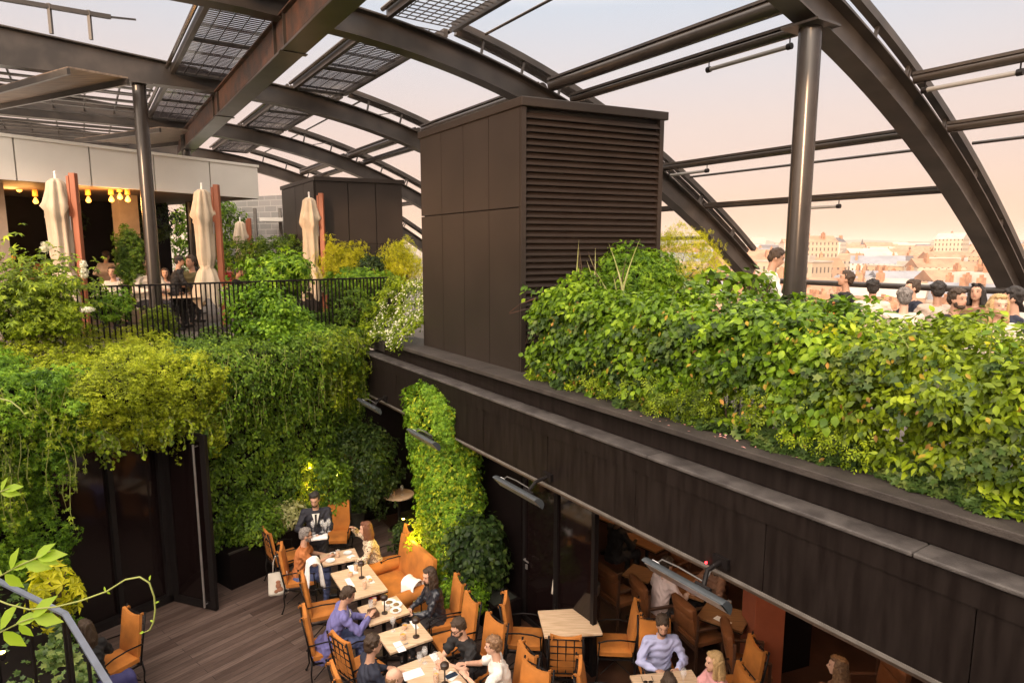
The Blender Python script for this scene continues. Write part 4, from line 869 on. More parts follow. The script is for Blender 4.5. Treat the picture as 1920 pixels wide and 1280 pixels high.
M['pot']=mat('ribbed_pot',(.05,.05,.045),.7,var=.3)
pt=thing('plant_pot','large dark ribbed pot with a shrub in the court corner','plant pot',at(657,1000,FLOOR))
m=MB(); pr=[(.22,0),(.25,.02),(.30,.5),(.32,.52),(.30,.54),(.27,.50)]; m.lathe(pr,n=28); build('pot',m,M['pot'],pt,smooth='auto'); m=MB(); m.lathe([(.26,.49),(.26,.50)],n=24); build('soil',m,M['soil'],pt)
shrub('potted_shrub','dark leafy shrub growing in the ribbed pot','shrub',pt.location+Vector((0,0,.48)),(.42,.36,.5),3800,.07,OV,L['dark'],seed=70,group='plants in the sunken court')
# far corner opening leaves (fatsia) lower left, foreground ivy and rail
shrub('fatsia','yellow-green fan-leaved plant above the grey rail at the lower left','plant',atF(105,1165,6.4),(.26,.25,.34),90,.17,C5,L['gold'],seed=71,droop=.3)
rl=thing('foreground_rail','grey flat handrail crossing the lower left corner','handrail',at(125,1150,-1.3))
Q=[at(-30,1075,-1.3),at(122,1150,-1.3),at(205,1285,-1.3)]
M['railgrey']=mat('grey_handrail',(.10,.115,.15),.4,var=.1)
m=MB(); m.bar(Q[0],Q[1],.045,.02); m.bar(Q[1],Q[2],.045,.02); build('handrail',m,M['railgrey'],rl,world=True)
for a,b in((Q[0],Q[1]),(Q[1],Q[2])):
    for k in(0.05,.55,.97): p=a+(b-a)*k; m=MB(); m.bar(p-Vector((0,0,1.1)),p-Vector((0,0,.02)),.03,.012); build('post',m,M['black'],rl,world=True)
lt=thing('lower_terrace_edge','dark planted wall top at the lower left under the grey rail','wall',at(100,1280,-2.4))
m=MB(); pts=[at(-60,1000,-2.45),at(60,1130,-2.45),at(150,1300,-2.45),at(-60,1500,-2.45)]; m.prism([tuple(p[:2]) for p in pts],FLOOR+.01,-2.45); build('wall_face',m,M['blackpaint'],lt,world=True)
n=5200; a=RNG.uniform(0,1,n); b=RNG.uniform(0,1,n); p0,p1,p2,p3=[np.array(p) for p in(at(-60,1040,-2.3),at(95,1120,-2.3),at(205,1290,-2.3),at(-60,1330,-2.3))]
P=(p0*(1-a)[:,None]+p1*a[:,None])*(1-b)[:,None]+(p3*(1-a)[:,None]+p2*a[:,None])*b[:,None]; P[:,2]+=.3*np.abs(nz(P[:,0]*2,P[:,1]*2,2))+RNG.uniform(0,.2,n)-.45
iv=thing('ivy_bed','trailing ivy behind the grey rail at the lower left','ivy',Vector(P.mean(0))); leaves('foliage',P,np.tile((.3,-.3,.8),(n,1)),.062,IV,L['ivy'],iv)
# left edge vine mass near the viewer
n=9000; y=RNG.uniform(600,1010,n); x=RNG.uniform(-60,118,n)+14*np.sin(y/22); kp=(x<112-18*np.abs(np.sin(y/60)))
# foreground sprigs
def sprig(label,pts,F,leafs,size,seed):
    o=thing('vine_shoot',label,'vine shoot',atF(*pts[0],F),group='young vine shoots near the viewer')
    P=[atF(*p,F) for p in pts]; m=MB(); m.tube(P,[.0022]*(len(P)-1)+[.001],6); build('stem',m,M['stem_g'],o,smooth=True,world=True)
    tv,tt=T_ovate(.46,.1)
    for (x,y,ang,l) in leafs:
        p=atF(x,y,F); d=Vector((math.cos(R(ang)),0.15,math.sin(R(ang)))).normalized(); nn=Vector((-.25,-.75,.6)); nn=(nn-d*nn.dot(d)).normalized(); xx=d.cross(nn)
        mm=MB(); mm.add([p+(xx*v[0]+d*v[1]+nn*v[2])*l*size for v in tv],[tuple(t) for t in tt]); build('leaf',mm,L['young'],o,smooth=True,world=True)
L['young']=leafmat('leaf_young',[(.16,.26,.02),(.25,.38,.03),(.34,.46,.05),(.42,.52,.08)],rough=.35,trans=.5)
sprig('leafy young shoot with pointed leaves at the left edge, upper one',[(-10,1085),(35,1060),(70,1045),(95,1032)],1.6,[(20,1068,75,1),(22,1066,20,.9),(45,1057,-15,1.1),(66,1046,40,1),(68,1045,5,1.2),(8,1075,-50,1),(5,1078,160,.8),(70,1044,-25,.9)],.062,1)
sprig('short leafy tip at the left edge above the other shoots',[(-10,925),(10,918),(18,915)],1.6,[(2,920,70,.7),(5,918,10,.9),(0,922,-10,.9)],.055,2)
sprig('leafy shoot in the bottom left corner',[(-10,1190),(40,1165),(70,1155)],1.6,[(0,1180,60,1.2),(5,1182,-50,1.1),(30,1168,20,1),(60,1158,45,1.25),(62,1157,-15,1.1),(35,1168,-60,.8)],.068,3)
sprig('long thin curling tendril reaching out over the court from the left edge',[(-10,1122),(15,1132),(55,1142),(105,1137),(150,1126),(200,1108),(235,1086),(262,1081),(280,1092),(289,1118),(291,1143),(288,1165),(281,1180),(270,1185)],1.6,[(198,1108,110,.25),(200,1107,-60,.25),(280,1088,80,.28),(290,1130,20,.22),(288,1165,160,.22),(270,1184,200,.3)],.055,4)
sprig('thin bare tendril at the left edge half way up',[(-5,746),(20,752),(38,766),(50,783)],1.8,[(44,775,10,.3)],.05,5)
# garden uplights
def uplight(p,label,e=14,col=(1,.72,.08)):
    o=thing('garden_spotlight',label,'spotlight',p,group='small yellow garden lights'); m=MB(); m.lathe([(.02,0),(.028,.01),(.03,.05),(.022,.055)],n=10); build('housing',m,M['black'],o)
    m=MB(); m.lathe([(.021,.056),(.021,.06)],n=10); build('lens',m,M['spotglow'],o)
    l=bpy.data.lights.new('spot_light','POINT'); l.energy=e; l.color=col; l.shadow_soft_size=.03; lo=bpy.data.objects.new('spot_light',l); COL.objects.link(lo); lo.parent=o; lo.location=(0,0,.12)
M['spotglow']=mat('spot_glow',(1,.8,.3),.4,emit=(1,.7,.12),estr=25,var=0)
uplight(WP(2.42,-2.75,.28),'yellow garden light in the leaves left of the waiter, lower one',7)
uplight(WP(2.45,-2.35,.30),'yellow garden light in the leaves left of the waiter, upper one',4)
uplight(WP(2.95,-2.6,.45),'yellow garden light in the leaves right behind the waiter',7)
uplight(WP(3.6,-2.55,.85),'yellow garden light in the dark corner shrub',5)
uplight(UV(9.35,4.06,-2.75),'yellow garden light low in the tall vine, nearest the sofa corner',9)
uplight(UV(8.95,4.05,-3.0),'yellow garden light behind the sofa back',7)
uplight(UV(8.15,4.25,-3.0),'yellow garden light in the dark glossy shrub',5)
uplight(UV(.9,5.0,.55),'yellow garden light deep in the hedge at the right edge',3)
uplight(atF(5,1235,4.6),'yellow garden light at the left edge under the grey rail',2)

def strands(name,label,s0,s1,n,ztop,lmin,lmax,size,tpl,mt,seed,out=.35):
    o=thing(name,label,'climbing plant',WP((s0+s1)/2,ztop),group='climbing plants on the green wall'); rr=random.Random(seed); m=MB(); P=[];Q=[]
    for k in range(n):
        s_=rr.uniform(s0,s1); l=rr.uniform(lmin,lmax); b=out+rr.uniform(-.1,.2); pts=[WP(s_+.05*math.sin(j*1.3+k)+j*.01,ztop+rr.uniform(-.05,.15) if j==0 else ztop-l*j/7,b+.10*math.sin(j*.8+k)) for j in range(8)]
        m.tube(pts,[.005]*7+[.0015],5)
        for j in range(1,8):
            for q in range(3): p=pts[j-1].lerp(pts[j],rr.random()); P.append((p.x+rr.uniform(-.03,.03),p.y+rr.uniform(-.03,.03),p.z)); Q.append((WN.x+rr.uniform(-.6,.6),WN.y+rr.uniform(-.6,.6),.3))
    build('stems',m,M['stem_g'],o,world=True); leaves('foliage',P,Q,size,tpl,mt,o,droop=.6)
strands('hanging_vine','bright strands hanging over the door lintel',-1.3,.5,26,-.7,.25,.6,.06,OVW,L['lime'],91,.55)
strands('hanging_vine','long green strands trailing down the wall right of the door',.4,2.6,46,-.05,.5,1.5,.06,OV,L['bright'],92,.42)
strands('hanging_vine','strands trailing down the far left of the wall',-3.8,-1.3,50,-.1,.5,1.8,.075,C5,L['lime'],93,.6)
strands('hanging_vine','light strands hanging near the court corner',2.4,3.8,34,.0,.5,1.6,.06,OVW,L['lime'],94,.36)

dl=thing('fallen_leaves','scattered dry and pink fallen leaves on the ledge below the hedge gap','leaves',UV(3.8,4.75,0)); n=26; u=RNG.uniform(2.8,5.0,n); v=RNG.uniform(4.62,4.86,n)
leaves('leaf_litter',np.stack([UD.x*u+VD.x*v,UD.y*u+VD.y*v,np.full(n,.006)],1),np.tile((0,0,1.),(n,1)),.035,SM,M['pink'],dl,droop=0,jit=.12); dl['kind']='stuff'
oo=thing('dead_leaves','brown and yellow old leaves caught in the right hedge','hedge plant',UV(3.4,5,.5),group='plants of the right hedge'); n=260; u=RNG.uniform(-.4,6.7,n); z=RNG.uniform(.05,1.1,n); v=4.80-.10*np.sin(z*2.6)+RNG.uniform(0,.12,n)
leaves('foliage',np.stack([UD.x*u+VD.x*v,UD.y*u+VD.y*v,z],1),np.tile(-np.array(VD)+np.array((0,0,.2)),(n,1)),.05,OV,leafmat('leaf_old',[(.10,.045,.012),(.22,.12,.02),(.38,.28,.03),(.45,.22,.04)]),oo)
# ---------------------------------------------------------------- lower room
for lab,u0,u1,v0,v1,z0,z1,mm,nm in (('dark back wall of the lower dining room',-3,12.4,12.0,12.2,FLOOR,-1.3,'blackpaint','room_wall'),('dark end wall of the lower dining room in the far corner',12.25,12.42,4.1,12.0,FLOOR,-1.3,'blackpaint','room_wall')):
    o=thing(nm,lab,'wall',UV((u0+u1)/2,(v0+v1)/2,FLOOR)); m=MB(); uvbox(m,u0,u1,v0,v1,z0,z1); build('wall_face',m,M[mm],o,world=True)
gf=thing('glass_front','dark glazed front with a lever-handled door under the parapet, right of the vine','glazing',UV(7,5.2,FLOOR))
m=MB(); uvbox(m,7.5,8.66,5.15,5.25,FLOOR+.012,-1.3); build('dark_panel',m,M['blackpaint'],gf,world=True)
for a,b in((6.72,7.42),(5.92,6.64)):
    m=MB(); uvbox(m,a,b,5.19,5.205,FLOOR+.1,-1.36); build('glass_pane',m,M['glass'],gf,world=True)
    m=MB()
    for u in(a-.03,b+.03): uvbox(m,u-.03,u+.03,5.16,5.23,FLOOR+.012,-1.32)
    uvbox(m,a,b,5.165,5.225,FLOOR+.02,FLOOR+.1); build('door_frame',m,M['black'],gf,world=True)
m=MB(); m.tube([UV(7.36,5.13,-2.85),UV(7.36,5.10,-2.85),UV(7.24,5.10,-2.85)],.011,8); m.box(UV(7.36,5.15,-2.98),(.02,.04,.07),rz=AZ); build('handle',m,M['inox'],gf,world=True)
M['redp']=mat('red_brown_render',(.30,.075,.03),.75,var=.1,scale=3,bump=.1)
rp=thing('red_pillar','square rust-red pillar in the lower dining room','pillar',(3.30,7.82,FLOOR)); m=MB(); m.box((3.30,7.82,(FLOOR-1.3)/2),(.40,.40,-1.3-FLOOR),rz=R(3)); build('shaft',m,M['redp'],rp,world=True,bevel=.01)
bp=thing('black_partition','black partition standing right of the red pillar','partition',(3.9,8.1,FLOOR)); m=MB(); m.box((3.78,7.95,(FLOOR-1.3)/2),(.5,.12,-1.3-FLOOR),rz=R(20)); build('panel',m,M['blackpaint'],bp,world=True)
for i,(u,v) in enumerate(((7.6,7.4),(5.6,7.6),(3.6,6.9),(9.0,8.0),(2.6,7.4),(11.2,5.6))):
    o=thing('ceiling_spot','warm recessed ceiling spot over the lower dining room','ceiling light',UV(u,v,-1.31),group='warm ceiling spots of the lower room')
    m=MB(); m.lathe([(.05,0),(.06,-.02),(.05,-.025)],n=12); build('ring',m,M['black'],o); m=MB(); m.lathe([(.042,-.026),(.042,-.03)],n=12); build('lens',m,M['bulb'],o)
    l=bpy.data.lights.new('ceiling_light','SPOT'); l.energy=[22,26,24,12,14,8][i]; l.color=(1,.55,.25); l.spot_size=R(105); l.spot_blend=.8; l.shadow_soft_size=.08; lo=bpy.data.objects.new('ceiling_light',l); COL.objects.link(lo); lo.parent=o; lo.location=(0,0,-.06)
# ---------------------------------------------------------------- heaters
def atV(x,y,V):
    u=(x-960)/F_PX; v=(y-640)/F_PX; d=Vector((u,math.cos(PITCH)-v*math.sin(PITCH),-(v*math.cos(PITCH)+math.sin(PITCH)))); return Vector((0,0,CAM_Z))+d*(V/d.dot(VD))
M['heat']=mat('heater_housing',(.045,.052,.058),.4,var=.15,scale=6); M['cable']=mat('grey_cable',(.09,.085,.08),.5,var=0); M['sticker']=mat('white_sticker',(.8,.8,.82),.5,var=0)
def heater(pa,pb,pbr,V,label):
    a=atV(*pa,V); b=atV(*pb,V); z=(a.z+b.z)/2; a.z=b.z=z; o=thing('patio_heater',label,'patio heater',(a+b)/2,group='radiant heaters under the parapet')
    d=(b-a).normalized(); out=(-VD*.75+Vector((0,0,-.66))).normalized(); up=out.cross(d)
    if up.z<0: up=-up
    m=MB(); n=9; vs=[]
    for p in(a,b):
        for k in range(n+1):
            t=math.pi*(k/n); vs.append(p+up*(-math.cos(t))*.085-out*(math.sin(t)*.07))
    m.add(vs,[(k,k+1,n+2+k,n+1+k) for k in range(n)]+[tuple(range(n+1)),tuple(range(n+1,2*n+2))[::-1]]); build('housing',m,M['heat'],o,world=True,smooth='auto')
    m=MB(); m.bar(a+d*.03,b-d*.03,.13,.006,up=out); build('reflector',m,M['inox'],o,world=True)
    m=MB(); m.bar(a+d*.05-out*.071,a+d*.13-out*.071,.05,.004,up=out); build('sticker',m,M['sticker'],o,world=True)
    br=atV(*pbr,4.48); c=b+(a-b)*.32
    m=MB(); m.box(br,(.04,.16,.09),rz=AZ); build('wall_bracket',m,M['black'],o,world=True)
    m=MB(); m.tube([br,br-VD*.18+Vector((0,0,-.03)),c-out*.09],.022,8); m.tube([c-d*.08-out*.08,c+d*.08-out*.08],.02,8); build('arm',m,M['black'],o,world=True,smooth='auto')
    m=MB(); m.tube([a+d*.1-out*.07,a+d*.12-out*.12,c+(a-c)*.5-out*.13+Vector((0,0,.0)),c-out*.12,br-VD*.1],.008,6); build('cable',m,M['cable'],o,world=True,smooth=True)
heater((930,902),(1010,946),(1027,893),4.16,'grey radiant heater in front of the black door panels right of the vine')
heater((1210,1060),(1362,1142),(1352,1052),4.14,'largest grey radiant heater, hanging over the man in the white shirt')
heater((768,812),(817,838),(800,800),3.95,'small radiant heater partly in the vine column')
heater((674,750),(708,776),(722,746),4.08,'farthest radiant heater by the dark corner of the parapet')
M['red']=mat('red_dot',(1,.02,.02),.4,emit=(1,.02,.03),estr=6,var=0)
p=atV(1324,1054,4.47); o=thing('indicator_light','tiny red indicator light above the largest heater','light',p); m=MB(); m.ell((0,0,0),(.012,.012,.012)); build('lens',m,M['red'],o)
# ---------------------------------------------------------------- furniture
M['orange']=mat('orange_canvas',(.42,.145,.022),.85,var=.24,scale=4,bump=.2,bscale=120)
M['leather']=mat('brown_leather',(.17,.06,.02),.5,var=.2,scale=5,bump=.1)
M['wood']=mat('dark_wood',(.08,.035,.02),.5,var=.2)
def tablewood(name,a,b):
    m=mat(name,b,.42,c2=a,scale=4,stretch=(1,14,1),bump=.08,bscale=30); return m
M['oak']=tablewood('pale_table_wood',(.48,.32,.19),(.68,.50,.34)); M['oak2']=tablewood('warm_table_wood',(.17,.075,.028),(.26,.125,.045))
M['cloth_w']=mat('white_linen',(.78,.76,.74),.8,var=.04); M['cloth_c']=mat('cream_cloth',(.62,.54,.44),.85,var=.08,bump=.1,bscale=150)
def cushion(w,d,h,c,rx=0,puff=.25,n=8,curve=0,topcut=0):
    """soft box: super-ellipsoid slab with a slightly domed face"""
    m=MB(); vs=[];N_=n
    def P(i,j,s):
        x=-1+2*i/N_; y=-1+2*j/N_; ed=max(abs(x),abs(y)); t=1-.45*max(0,(ed-.75)/.25)**2
        z=s*h/2*t*(1+puff*(1-x*x)*(1-y*y)); yy=y*d/2
        if curve: yy+= -curve*(x*x)*(1 if y>0 else 0)
        if topcut and y>0: yy+=topcut*y*(x*x*1.3-.6)
        return (x*w/2*(1-.03*abs(y)**6)*(1-(.05*(y+1)/2 if topcut else 0)),yy,z)
    idx={}
    for s in(-1,1):
        for i in range(N_+1):
            for j in range(N_+1): idx[s,i,j]=len(vs); vs.append(P(i,j,s))
    fs=[]
    for i in range(N_):
        for j in range(N_):
            fs.append((idx[1,i,j],idx[1,i+1,j],idx[1,i+1,j+1],idx[1,i,j+1])); fs.append((idx[-1,i,j],idx[-1,i,j+1],idx[-1,i+1,j+1],idx[-1,i+1,j]))
    for i in range(N_):
        fs.append((idx[-1,i,0],idx[-1,i+1,0],idx[1,i+1,0],idx[1,i,0])); fs.append((idx[-1,i+1,N_],idx[-1,i,N_],idx[1,i,N_],idx[1,i+1,N_]))
        fs.append((idx[-1,0,i+1],idx[-1,0,i],idx[1,0,i],idx[1,0,i+1])); fs.append((idx[-1,N_,i],idx[-1,N_,i+1],idx[1,N_,i+1],idx[1,N_,i]))
    X=Matrix.Translation(c)@Matrix.Rotation(rx,4,'X'); m.add([X@Vector(v) for v in vs],fs); return m
def make_chair(label,loc,rz,group='orange cushioned iron armchairs'):
    """faces +Y; origin on the floor"""
    o=thing('iron_armchair',label,'chair',loc,rz,group)
    build('seat',cushion(.43,.44,.10,(0,.02,.43)),M['orange'],o,smooth='auto')
    build('backrest',cushion(.41,.52,.07,(0,-.232,.72),rx=R(98),topcut=.035),M['orange'],o,smooth='auto')
    def bk(x,z): return Vector((x,-.275-.176*(z-.74),z))
    m=MB()
    for k in range(5): x=-.2+.1*k; m.tube([bk(x,.46),bk(x,.96)],.0075,6)
    for k in range(6): z=.46+.10*k; m.tube([bk(-.2,z),bk(.2,z)],.0075,6)
    build('lattice_back',m,M['black'],o,smooth=True)
    m=MB(); m.bar((-.23,-.2,.36),(.23,-.2,.36),.02,.02); m.bar((-.23,.23,.36),(.23,.23,.36),.02,.02)
    for s in(-1,1): m.bar((s*.21,-.2,.36),(s*.21,.23,.36),.02,.02)
    for k in range(3): m.bar((-.1+.1*k,-.2,.365),(-.1+.1*k,.23,.365),.012,.01)
    build('seat_frame',m,M['black'],o)
    for s in(-1,1):
        for f in(-1,1):
            m=MB(); y=.23 if f>0 else -.22; m.tube([(s*.215,y,.40),(s*.235,y+f*.015,.25),(s*.215,y+f*.01,.12),(s*.245,y+f*.05,.0)],[.012,.011,.010,.011],7); m.ell((s*.245,y+f*.05,.012),(.018,.018,.012),n=8,m=4); build('leg',m,M['black'],o,smooth=True)
        m=MB(); m.tube([bk(s*.215,.62),(s*.235,-.05,.645),(s*.24,.12,.635),(s*.235,.22,.60),(s*.22,.23,.40)],.010,7); m.ell((s*.235,.225,.60),(.018,.018,.018),n=8,m=5); build('armrest',m,M['black'],o,smooth=True)
        m=MB(); m.tube([bk(s*.215,.36),bk(s*.205,.99)],.011,7); m.ell(bk(s*.205,1.0),(.014,.014,.014),n=8,m=5); build('back_post',m,M['black'],o,smooth=True)
        m=MB(); p=bk(s*.16,.975); m.box((p.x,p.y+.01,p.z+.008),(.016,.035,.028),rz=s*.3); m.box((p.x+s*.01,p.y-.018,p.z-.01),(.012,.008,.035),rz=s*.5); build('cushion_tie',m,M['orange'],o)
    m=MB(); m.tube([(-.2,.2,.14),(0,0,.20),(.2,-.2,.14)],.007,6); m.tube([(.2,.2,.14),(0,0,.20),(-.2,-.2,.14)],.007,6); build('stretcher',m,M['black'],o,smooth=True)
    return o
def AZR(a): return -R(a)           # rotation so that local +Y points to azimuth a (clockwise from world +Y)
CHAIRS=[  # back/seat centre x,y, azimuth it faces, label
 (-3.86,10.22,50,'empty lattice-backed iron chair by the wall planter, farthest left'),
 (-3.18,11.02,175,'tall orange chair behind the standing waiter'),
 (-3.36,9.52,75,'orange iron chair of the man in the orange shirt, with a tote bag on it'),
 (-1.99,10.02,-112,'orange chair behind the woman in the leopard print'),
 (-2.72,8.62,68,'empty orange chair pushed to the second table'),
 (-2.42,7.76,68,'orange iron chair of the man in the blue blazer'),
 (-1.00,8.36,-112,'orange chair of the woman in black leather'),
 (-1.88,7.30,42,'empty lattice-backed chair at the left of the fourth table'),
 (-1.72,6.62,62,'orange chair of the curly-haired man'),
 (-1.40,6.05,62,'orange chair of the balding man in blue, lowest in the row'),
 (-.78,7.86,-118,'empty orange chair right of the fourth table'),
 (-.42,7.32,-128,'orange chair of the man with glasses'),
 (-.06,6.74,-118,'orange chair of the fair-haired man in white'),
 (.17,7.94,95,'orange chair at the left side of the empty bare table'),
 (1.36,7.80,-86,'orange chair at the right side of the empty bare table'),
 (.67,7.40,4,'orange chair at the near side of the empty bare table, showing its lattice back'),
 (.83,8.30,182,'orange chair at the far side of the bare table with a cream jacket over it'),
 (.10,6.35,-140,'orange chair near the bottom edge, between the fair-haired man and the bare table'),
 (1.02,6.52,100,'orange chair cut by the bottom edge below the bare table'),
 (1.80,7.22,180,'orange chair of the man in the pale blue shirt'),
 (2.32,6.42,-100,'orange chair of the blonde woman'),
 (2.62,6.95,-95,'orange chair beside the red pillar'),
 (-5.02,7.42,-150,'orange chair at the lower left by the glazing'),
 (-4.55,6.35,-60,'orange chair under the dark blue coat at the lower left'),
]
ch0=None
for i,(x,y,a,lab) in enumerate(CHAIRS):
    loc=(x,y,FLOOR+.012)
    if ch0 is None: ch0=make_chair(lab,loc,AZR(a))
    else: dup(ch0,loc,AZR(a),lab)
def make_wood_chair(label,loc,rz):
    o=thing('leather_armchair',label,'chair',loc,rz,'brown leather armchairs in the lower room')
    build('seat',cushion(.46,.46,.10,(0,.02,.43)),M['leather'],o,smooth='auto'); 
    build('backrest',cushion(.46,.30,.09,(0,-.24,.68),rx=R(98)),M['leather'],o,smooth='auto'); build('headroll',cushion(.48,.14,.11,(0,-.27,.88),rx=R(98)),M['leather'],o,smooth='auto')
    for s in(-1,1):
        for f in(-1,1): m=MB(); m.bar((s*.22,f*.21,0),(s*.22,f*.21,.62 if f>0 else .85),.035,.035); build('leg',m,M['wood'],o,bevel=.004)
        m=MB(); m.box((s*.22,0,.635),(.05,.46,.03)); build('armrest',m,M['wood'],o,bevel=.005)
    m=MB(); m.bar((-.2,.21,.36),(.2,.21,.36),.02,.05); m.bar((-.2,-.21,.36),(.2,-.21,.36),.02,.05); m.bar((0,-.2,.36),(0,.2,.36),.04,.04); build('seat_frame',m,M['wood'],o); return o
WC=[(1.62,9.0,60,'brown leather chair just right of the steel bucket stand'),(2.05,8.55,75,'patterned-back leather chair of the man in the white shirt'),(2.55,8.05,70,'brown leather chair below the largest heater'),(2.95,7.35,100,'brown leather chair against the red pillar'),(2.55,9.75,-120,'leather chair at the far bar table in the lower room'),(4.1,6.7,-90,'leather chair at the bottom right under the parapet'),(2.95,9.1,-110,'leather chair opposite the man in the white shirt')]
wc0=None
for x,y,a,lab in WC:
    if wc0 is None: wc0=make_wood_chair(lab,(x,y,FLOOR+.013),AZR(a))
    else: dup(wc0,(x,y,FLOOR+.013),AZR(a),lab)
def table(label,P,z,mt,group,round_=0):
    """P: four corners (world) of the top, in order"""
    c=sum((Vector(p) for p in P),Vector())/len(P); c.z=FLOOR+.012; o=thing('dining_table',label,'table',c,group=group)
    m=MB(); m.prism([(p[0],p[1]) for p in P][::-1],z-.03,z); build('tabletop',m,mt,o,world=True,bevel=.004)
    m=MB(); m.prism([((p[0]-c.x)*1.004+c.x,(p[1]-c.y)*1.004+c.y) for p in P][::-1],z-.045,z-.031); build('top_edge',m,M['black'],o,world=True)
    m=MB(); m.tube([(0,0,0.03),(0,0,z-c.z-.05)],.03,10); build('post',m,M['black'],o); m=MB(); m.box((0,0,.015),(.42,.06,.025)); m.box((0,0,.018),(.06,.42,.025)); build('foot',m,M['black'],o); return o
TZ=FLOOR+.75
def rect(cx,cy,w,l,az):
    a=R(az); d=Vector((math.sin(a),math.cos(a),0)); n=Vector((math.cos(a),-math.sin(a),0)); c=Vector((cx,cy,0)); return [c-n*w/2+d*l/2,c+n*w/2+d*l/2,c+n*w/2-d*l/2,c-n*w/2-d*l/2]
TB={'t1':(-2.76,9.64,.56,.40,-25),'t2':(-2.27,8.87,.58,.90,-31),'t3':(-1.75,8.11,.57,.50,-32),'t4':(-1.36,7.51,.57,.46,-32),'t5':(-.90,6.72,.56,.80,-33),'t6':(.755,7.83,.75,.60,-6)}
TLb={'t1':'table nearest the waiter with plates and an amber glass','t2':'long pale table with a dark mushroom lamp, beside the sofa','t3':'table crowded with dishes in front of the man in the blazer','t4':'table with a dark lamp between two empty chairs','t5':'long table with glasses and papers at the bottom, shared by four men','t6':'bare pale wooden table with nothing on it'}
for k,a in TB.items(): table(TLb[k],rect(*a),TZ,M['oak'],'pale wooden court tables')
c7=rect(1.77,6.50,.75,.62,-8); table('pale table at the bottom edge in front of the man in the pale blue shirt',c7,TZ,M['oak'],'pale wooden court tables')
for lab,P in(('warm wooden table left of the red pillar with white menus',rect(2.85,7.98,.5,.6,-55)),('small warm wooden table left of the largest heater',rect(1.95,9.12,.42,.42,-55)),('warm wooden table far in the lower room under the trim',rect(2.28,10.2,.45,.7,-40)),('warm wooden bar table deepest in the lower room',rect(1.85,11.2,.5,.7,-40)),('warm wooden table in front of the man in the white shirt',rect(2.6,8.75,.6,.6,-55))): table(lab,P,TZ,M['oak2'],'warm wooden tables of the lower room')
# round table in the dark corner
rt=thing('round_table','round pale table in the dark corner left of the vine column','table',(-2.28,12.3,FLOOR+.01)); m=MB(); m.lathe([(.30,.70),(.31,.705),(.31,.73),(.30,.735)],n=32); build('tabletop',m,M['oak'],rt,smooth='auto'); m=MB(); m.lathe([(.2,0),(.2,.02),(.03,.04),(.03,.70)],n=16); build('post',m,M['black'],rt,smooth='auto')
# sofa
so=thing('sofa','orange two-seat sofa with round arms beside the vine','sofa',(-1.76,9.36,FLOOR+.012),AZR(-124))
build('seat',cushion(1.02,.56,.18,(0,.04,.34)),M['orange'],so,smooth='auto'); build('backrest',cushion(1.18,.62,.12,(0,-.29,.66),rx=R(100),n=10),M['orange'],so,smooth='auto')
for s in(-1,1):
    m=MB(); m.tube([(s*.54,-.22,.50),(s*.54,.30,.48)],[.105,.105],16); m.ell((s*.54,.30,.48),(.105,.03,.105),n=16); build('armrest',m,M['orange'],so,smooth='auto')
    m=MB(); m.box((s*.54,.04,.28),(.12,.52,.26)); build('arm_panel',m,M['orange'],so,bevel=.03)
for x in(-.5,.5):
    for y in(-.2,.26): m=MB(); m.bar((x,y,0),(x,y,.16),.03,.03); build('leg',m,M['black'],so)
m=MB(); m.box((0,.03,.2),(1.06,.54,.10)); build('base',m,M['wood'],so,bevel=.01)
# ---------------------------------------------------------------- small things on the tables
def clearglass(name,c,a):
    m=bpy.data.materials.new(name); m.use_nodes=True; t=m.node_tree; b=t.nodes['Principled BSDF']; b.inputs['Base Color'].default_value=(*c,1); b.inputs['Roughness'].default_value=.05; b.inputs['Alpha'].default_value=a; b.inputs['Specular IOR Level'].default_value=.8; return m
M['clear']=clearglass('clear_glass',(.8,.8,.8),.22); M['amber']=clearglass('amber_drink',(.75,.33,.03),.85); M['china']=mat('white_china',(.75,.74,.72),.25,var=.02); M['food']=mat('cooked_food',(.35,.17,.06),.6,c2=(.10,.09,.02),scale=60,var=.1,bump=.5)
M['lampb']=mat('lamp_bronze',(.035,.018,.012),.35,var=.1)
def tloc(k,a,b,z=TZ):   # fractions -.5..5 across/along a table
    cx,cy,w,l,az=TB[k] if k in TB else (1.77,6.50,.75,.62,-8); r=R(az); return Vector((cx+math.cos(r)*a*w+math.sin(r)*b*l,cy-math.sin(r)*a*w+math.cos(r)*b*l,z+.001))
def tumbler(p,lab,h=.10,r=.032,drink='amber'):
    o=thing('drinking_glass',lab,'glass',p,group='glasses on the court tables'); m=MB(); m.lathe([(r*.8,0),(r,.01),(r*1.08,h),(r*.98,h),(r*.9,.012)],n=14); build('glass_wall',m,M['clear'],o,smooth='auto')
    if drink: m=MB(); m.lathe([(r*.86,.012),(r*.95,h*.75)],n=14); build('drink',m,M[drink],o,smooth='auto')
def wineglass(p,lab,group='glasses on the court tables'):
    o=thing('wine_glass',lab,'glass',p,group=group); m=MB(); m.lathe([(.032,0),(.004,.006),(.004,.08),(.028,.11),(.036,.15),(.028,.20),(.026,.20),(.034,.15)],n=14); build('glass_wall',m,M['clear'],o,smooth='auto')
def plate(p,lab,r=.09,food=True):
    o=thing('plate',lab,'plate',p,group='plates on the court tables'); m=MB(); m.lathe([(r*.5,0),(r*.65,.004),(r,.016),(r*.98,.018),(r*.62,.008)],n=22); build('dish',m,M['china'],o,smooth='auto')
    if food: m=MB(); m.ell((0,0,.014),(r*.5,r*.42,.018),n=12,m=6); build('food',m,M['food'],o,smooth=True)
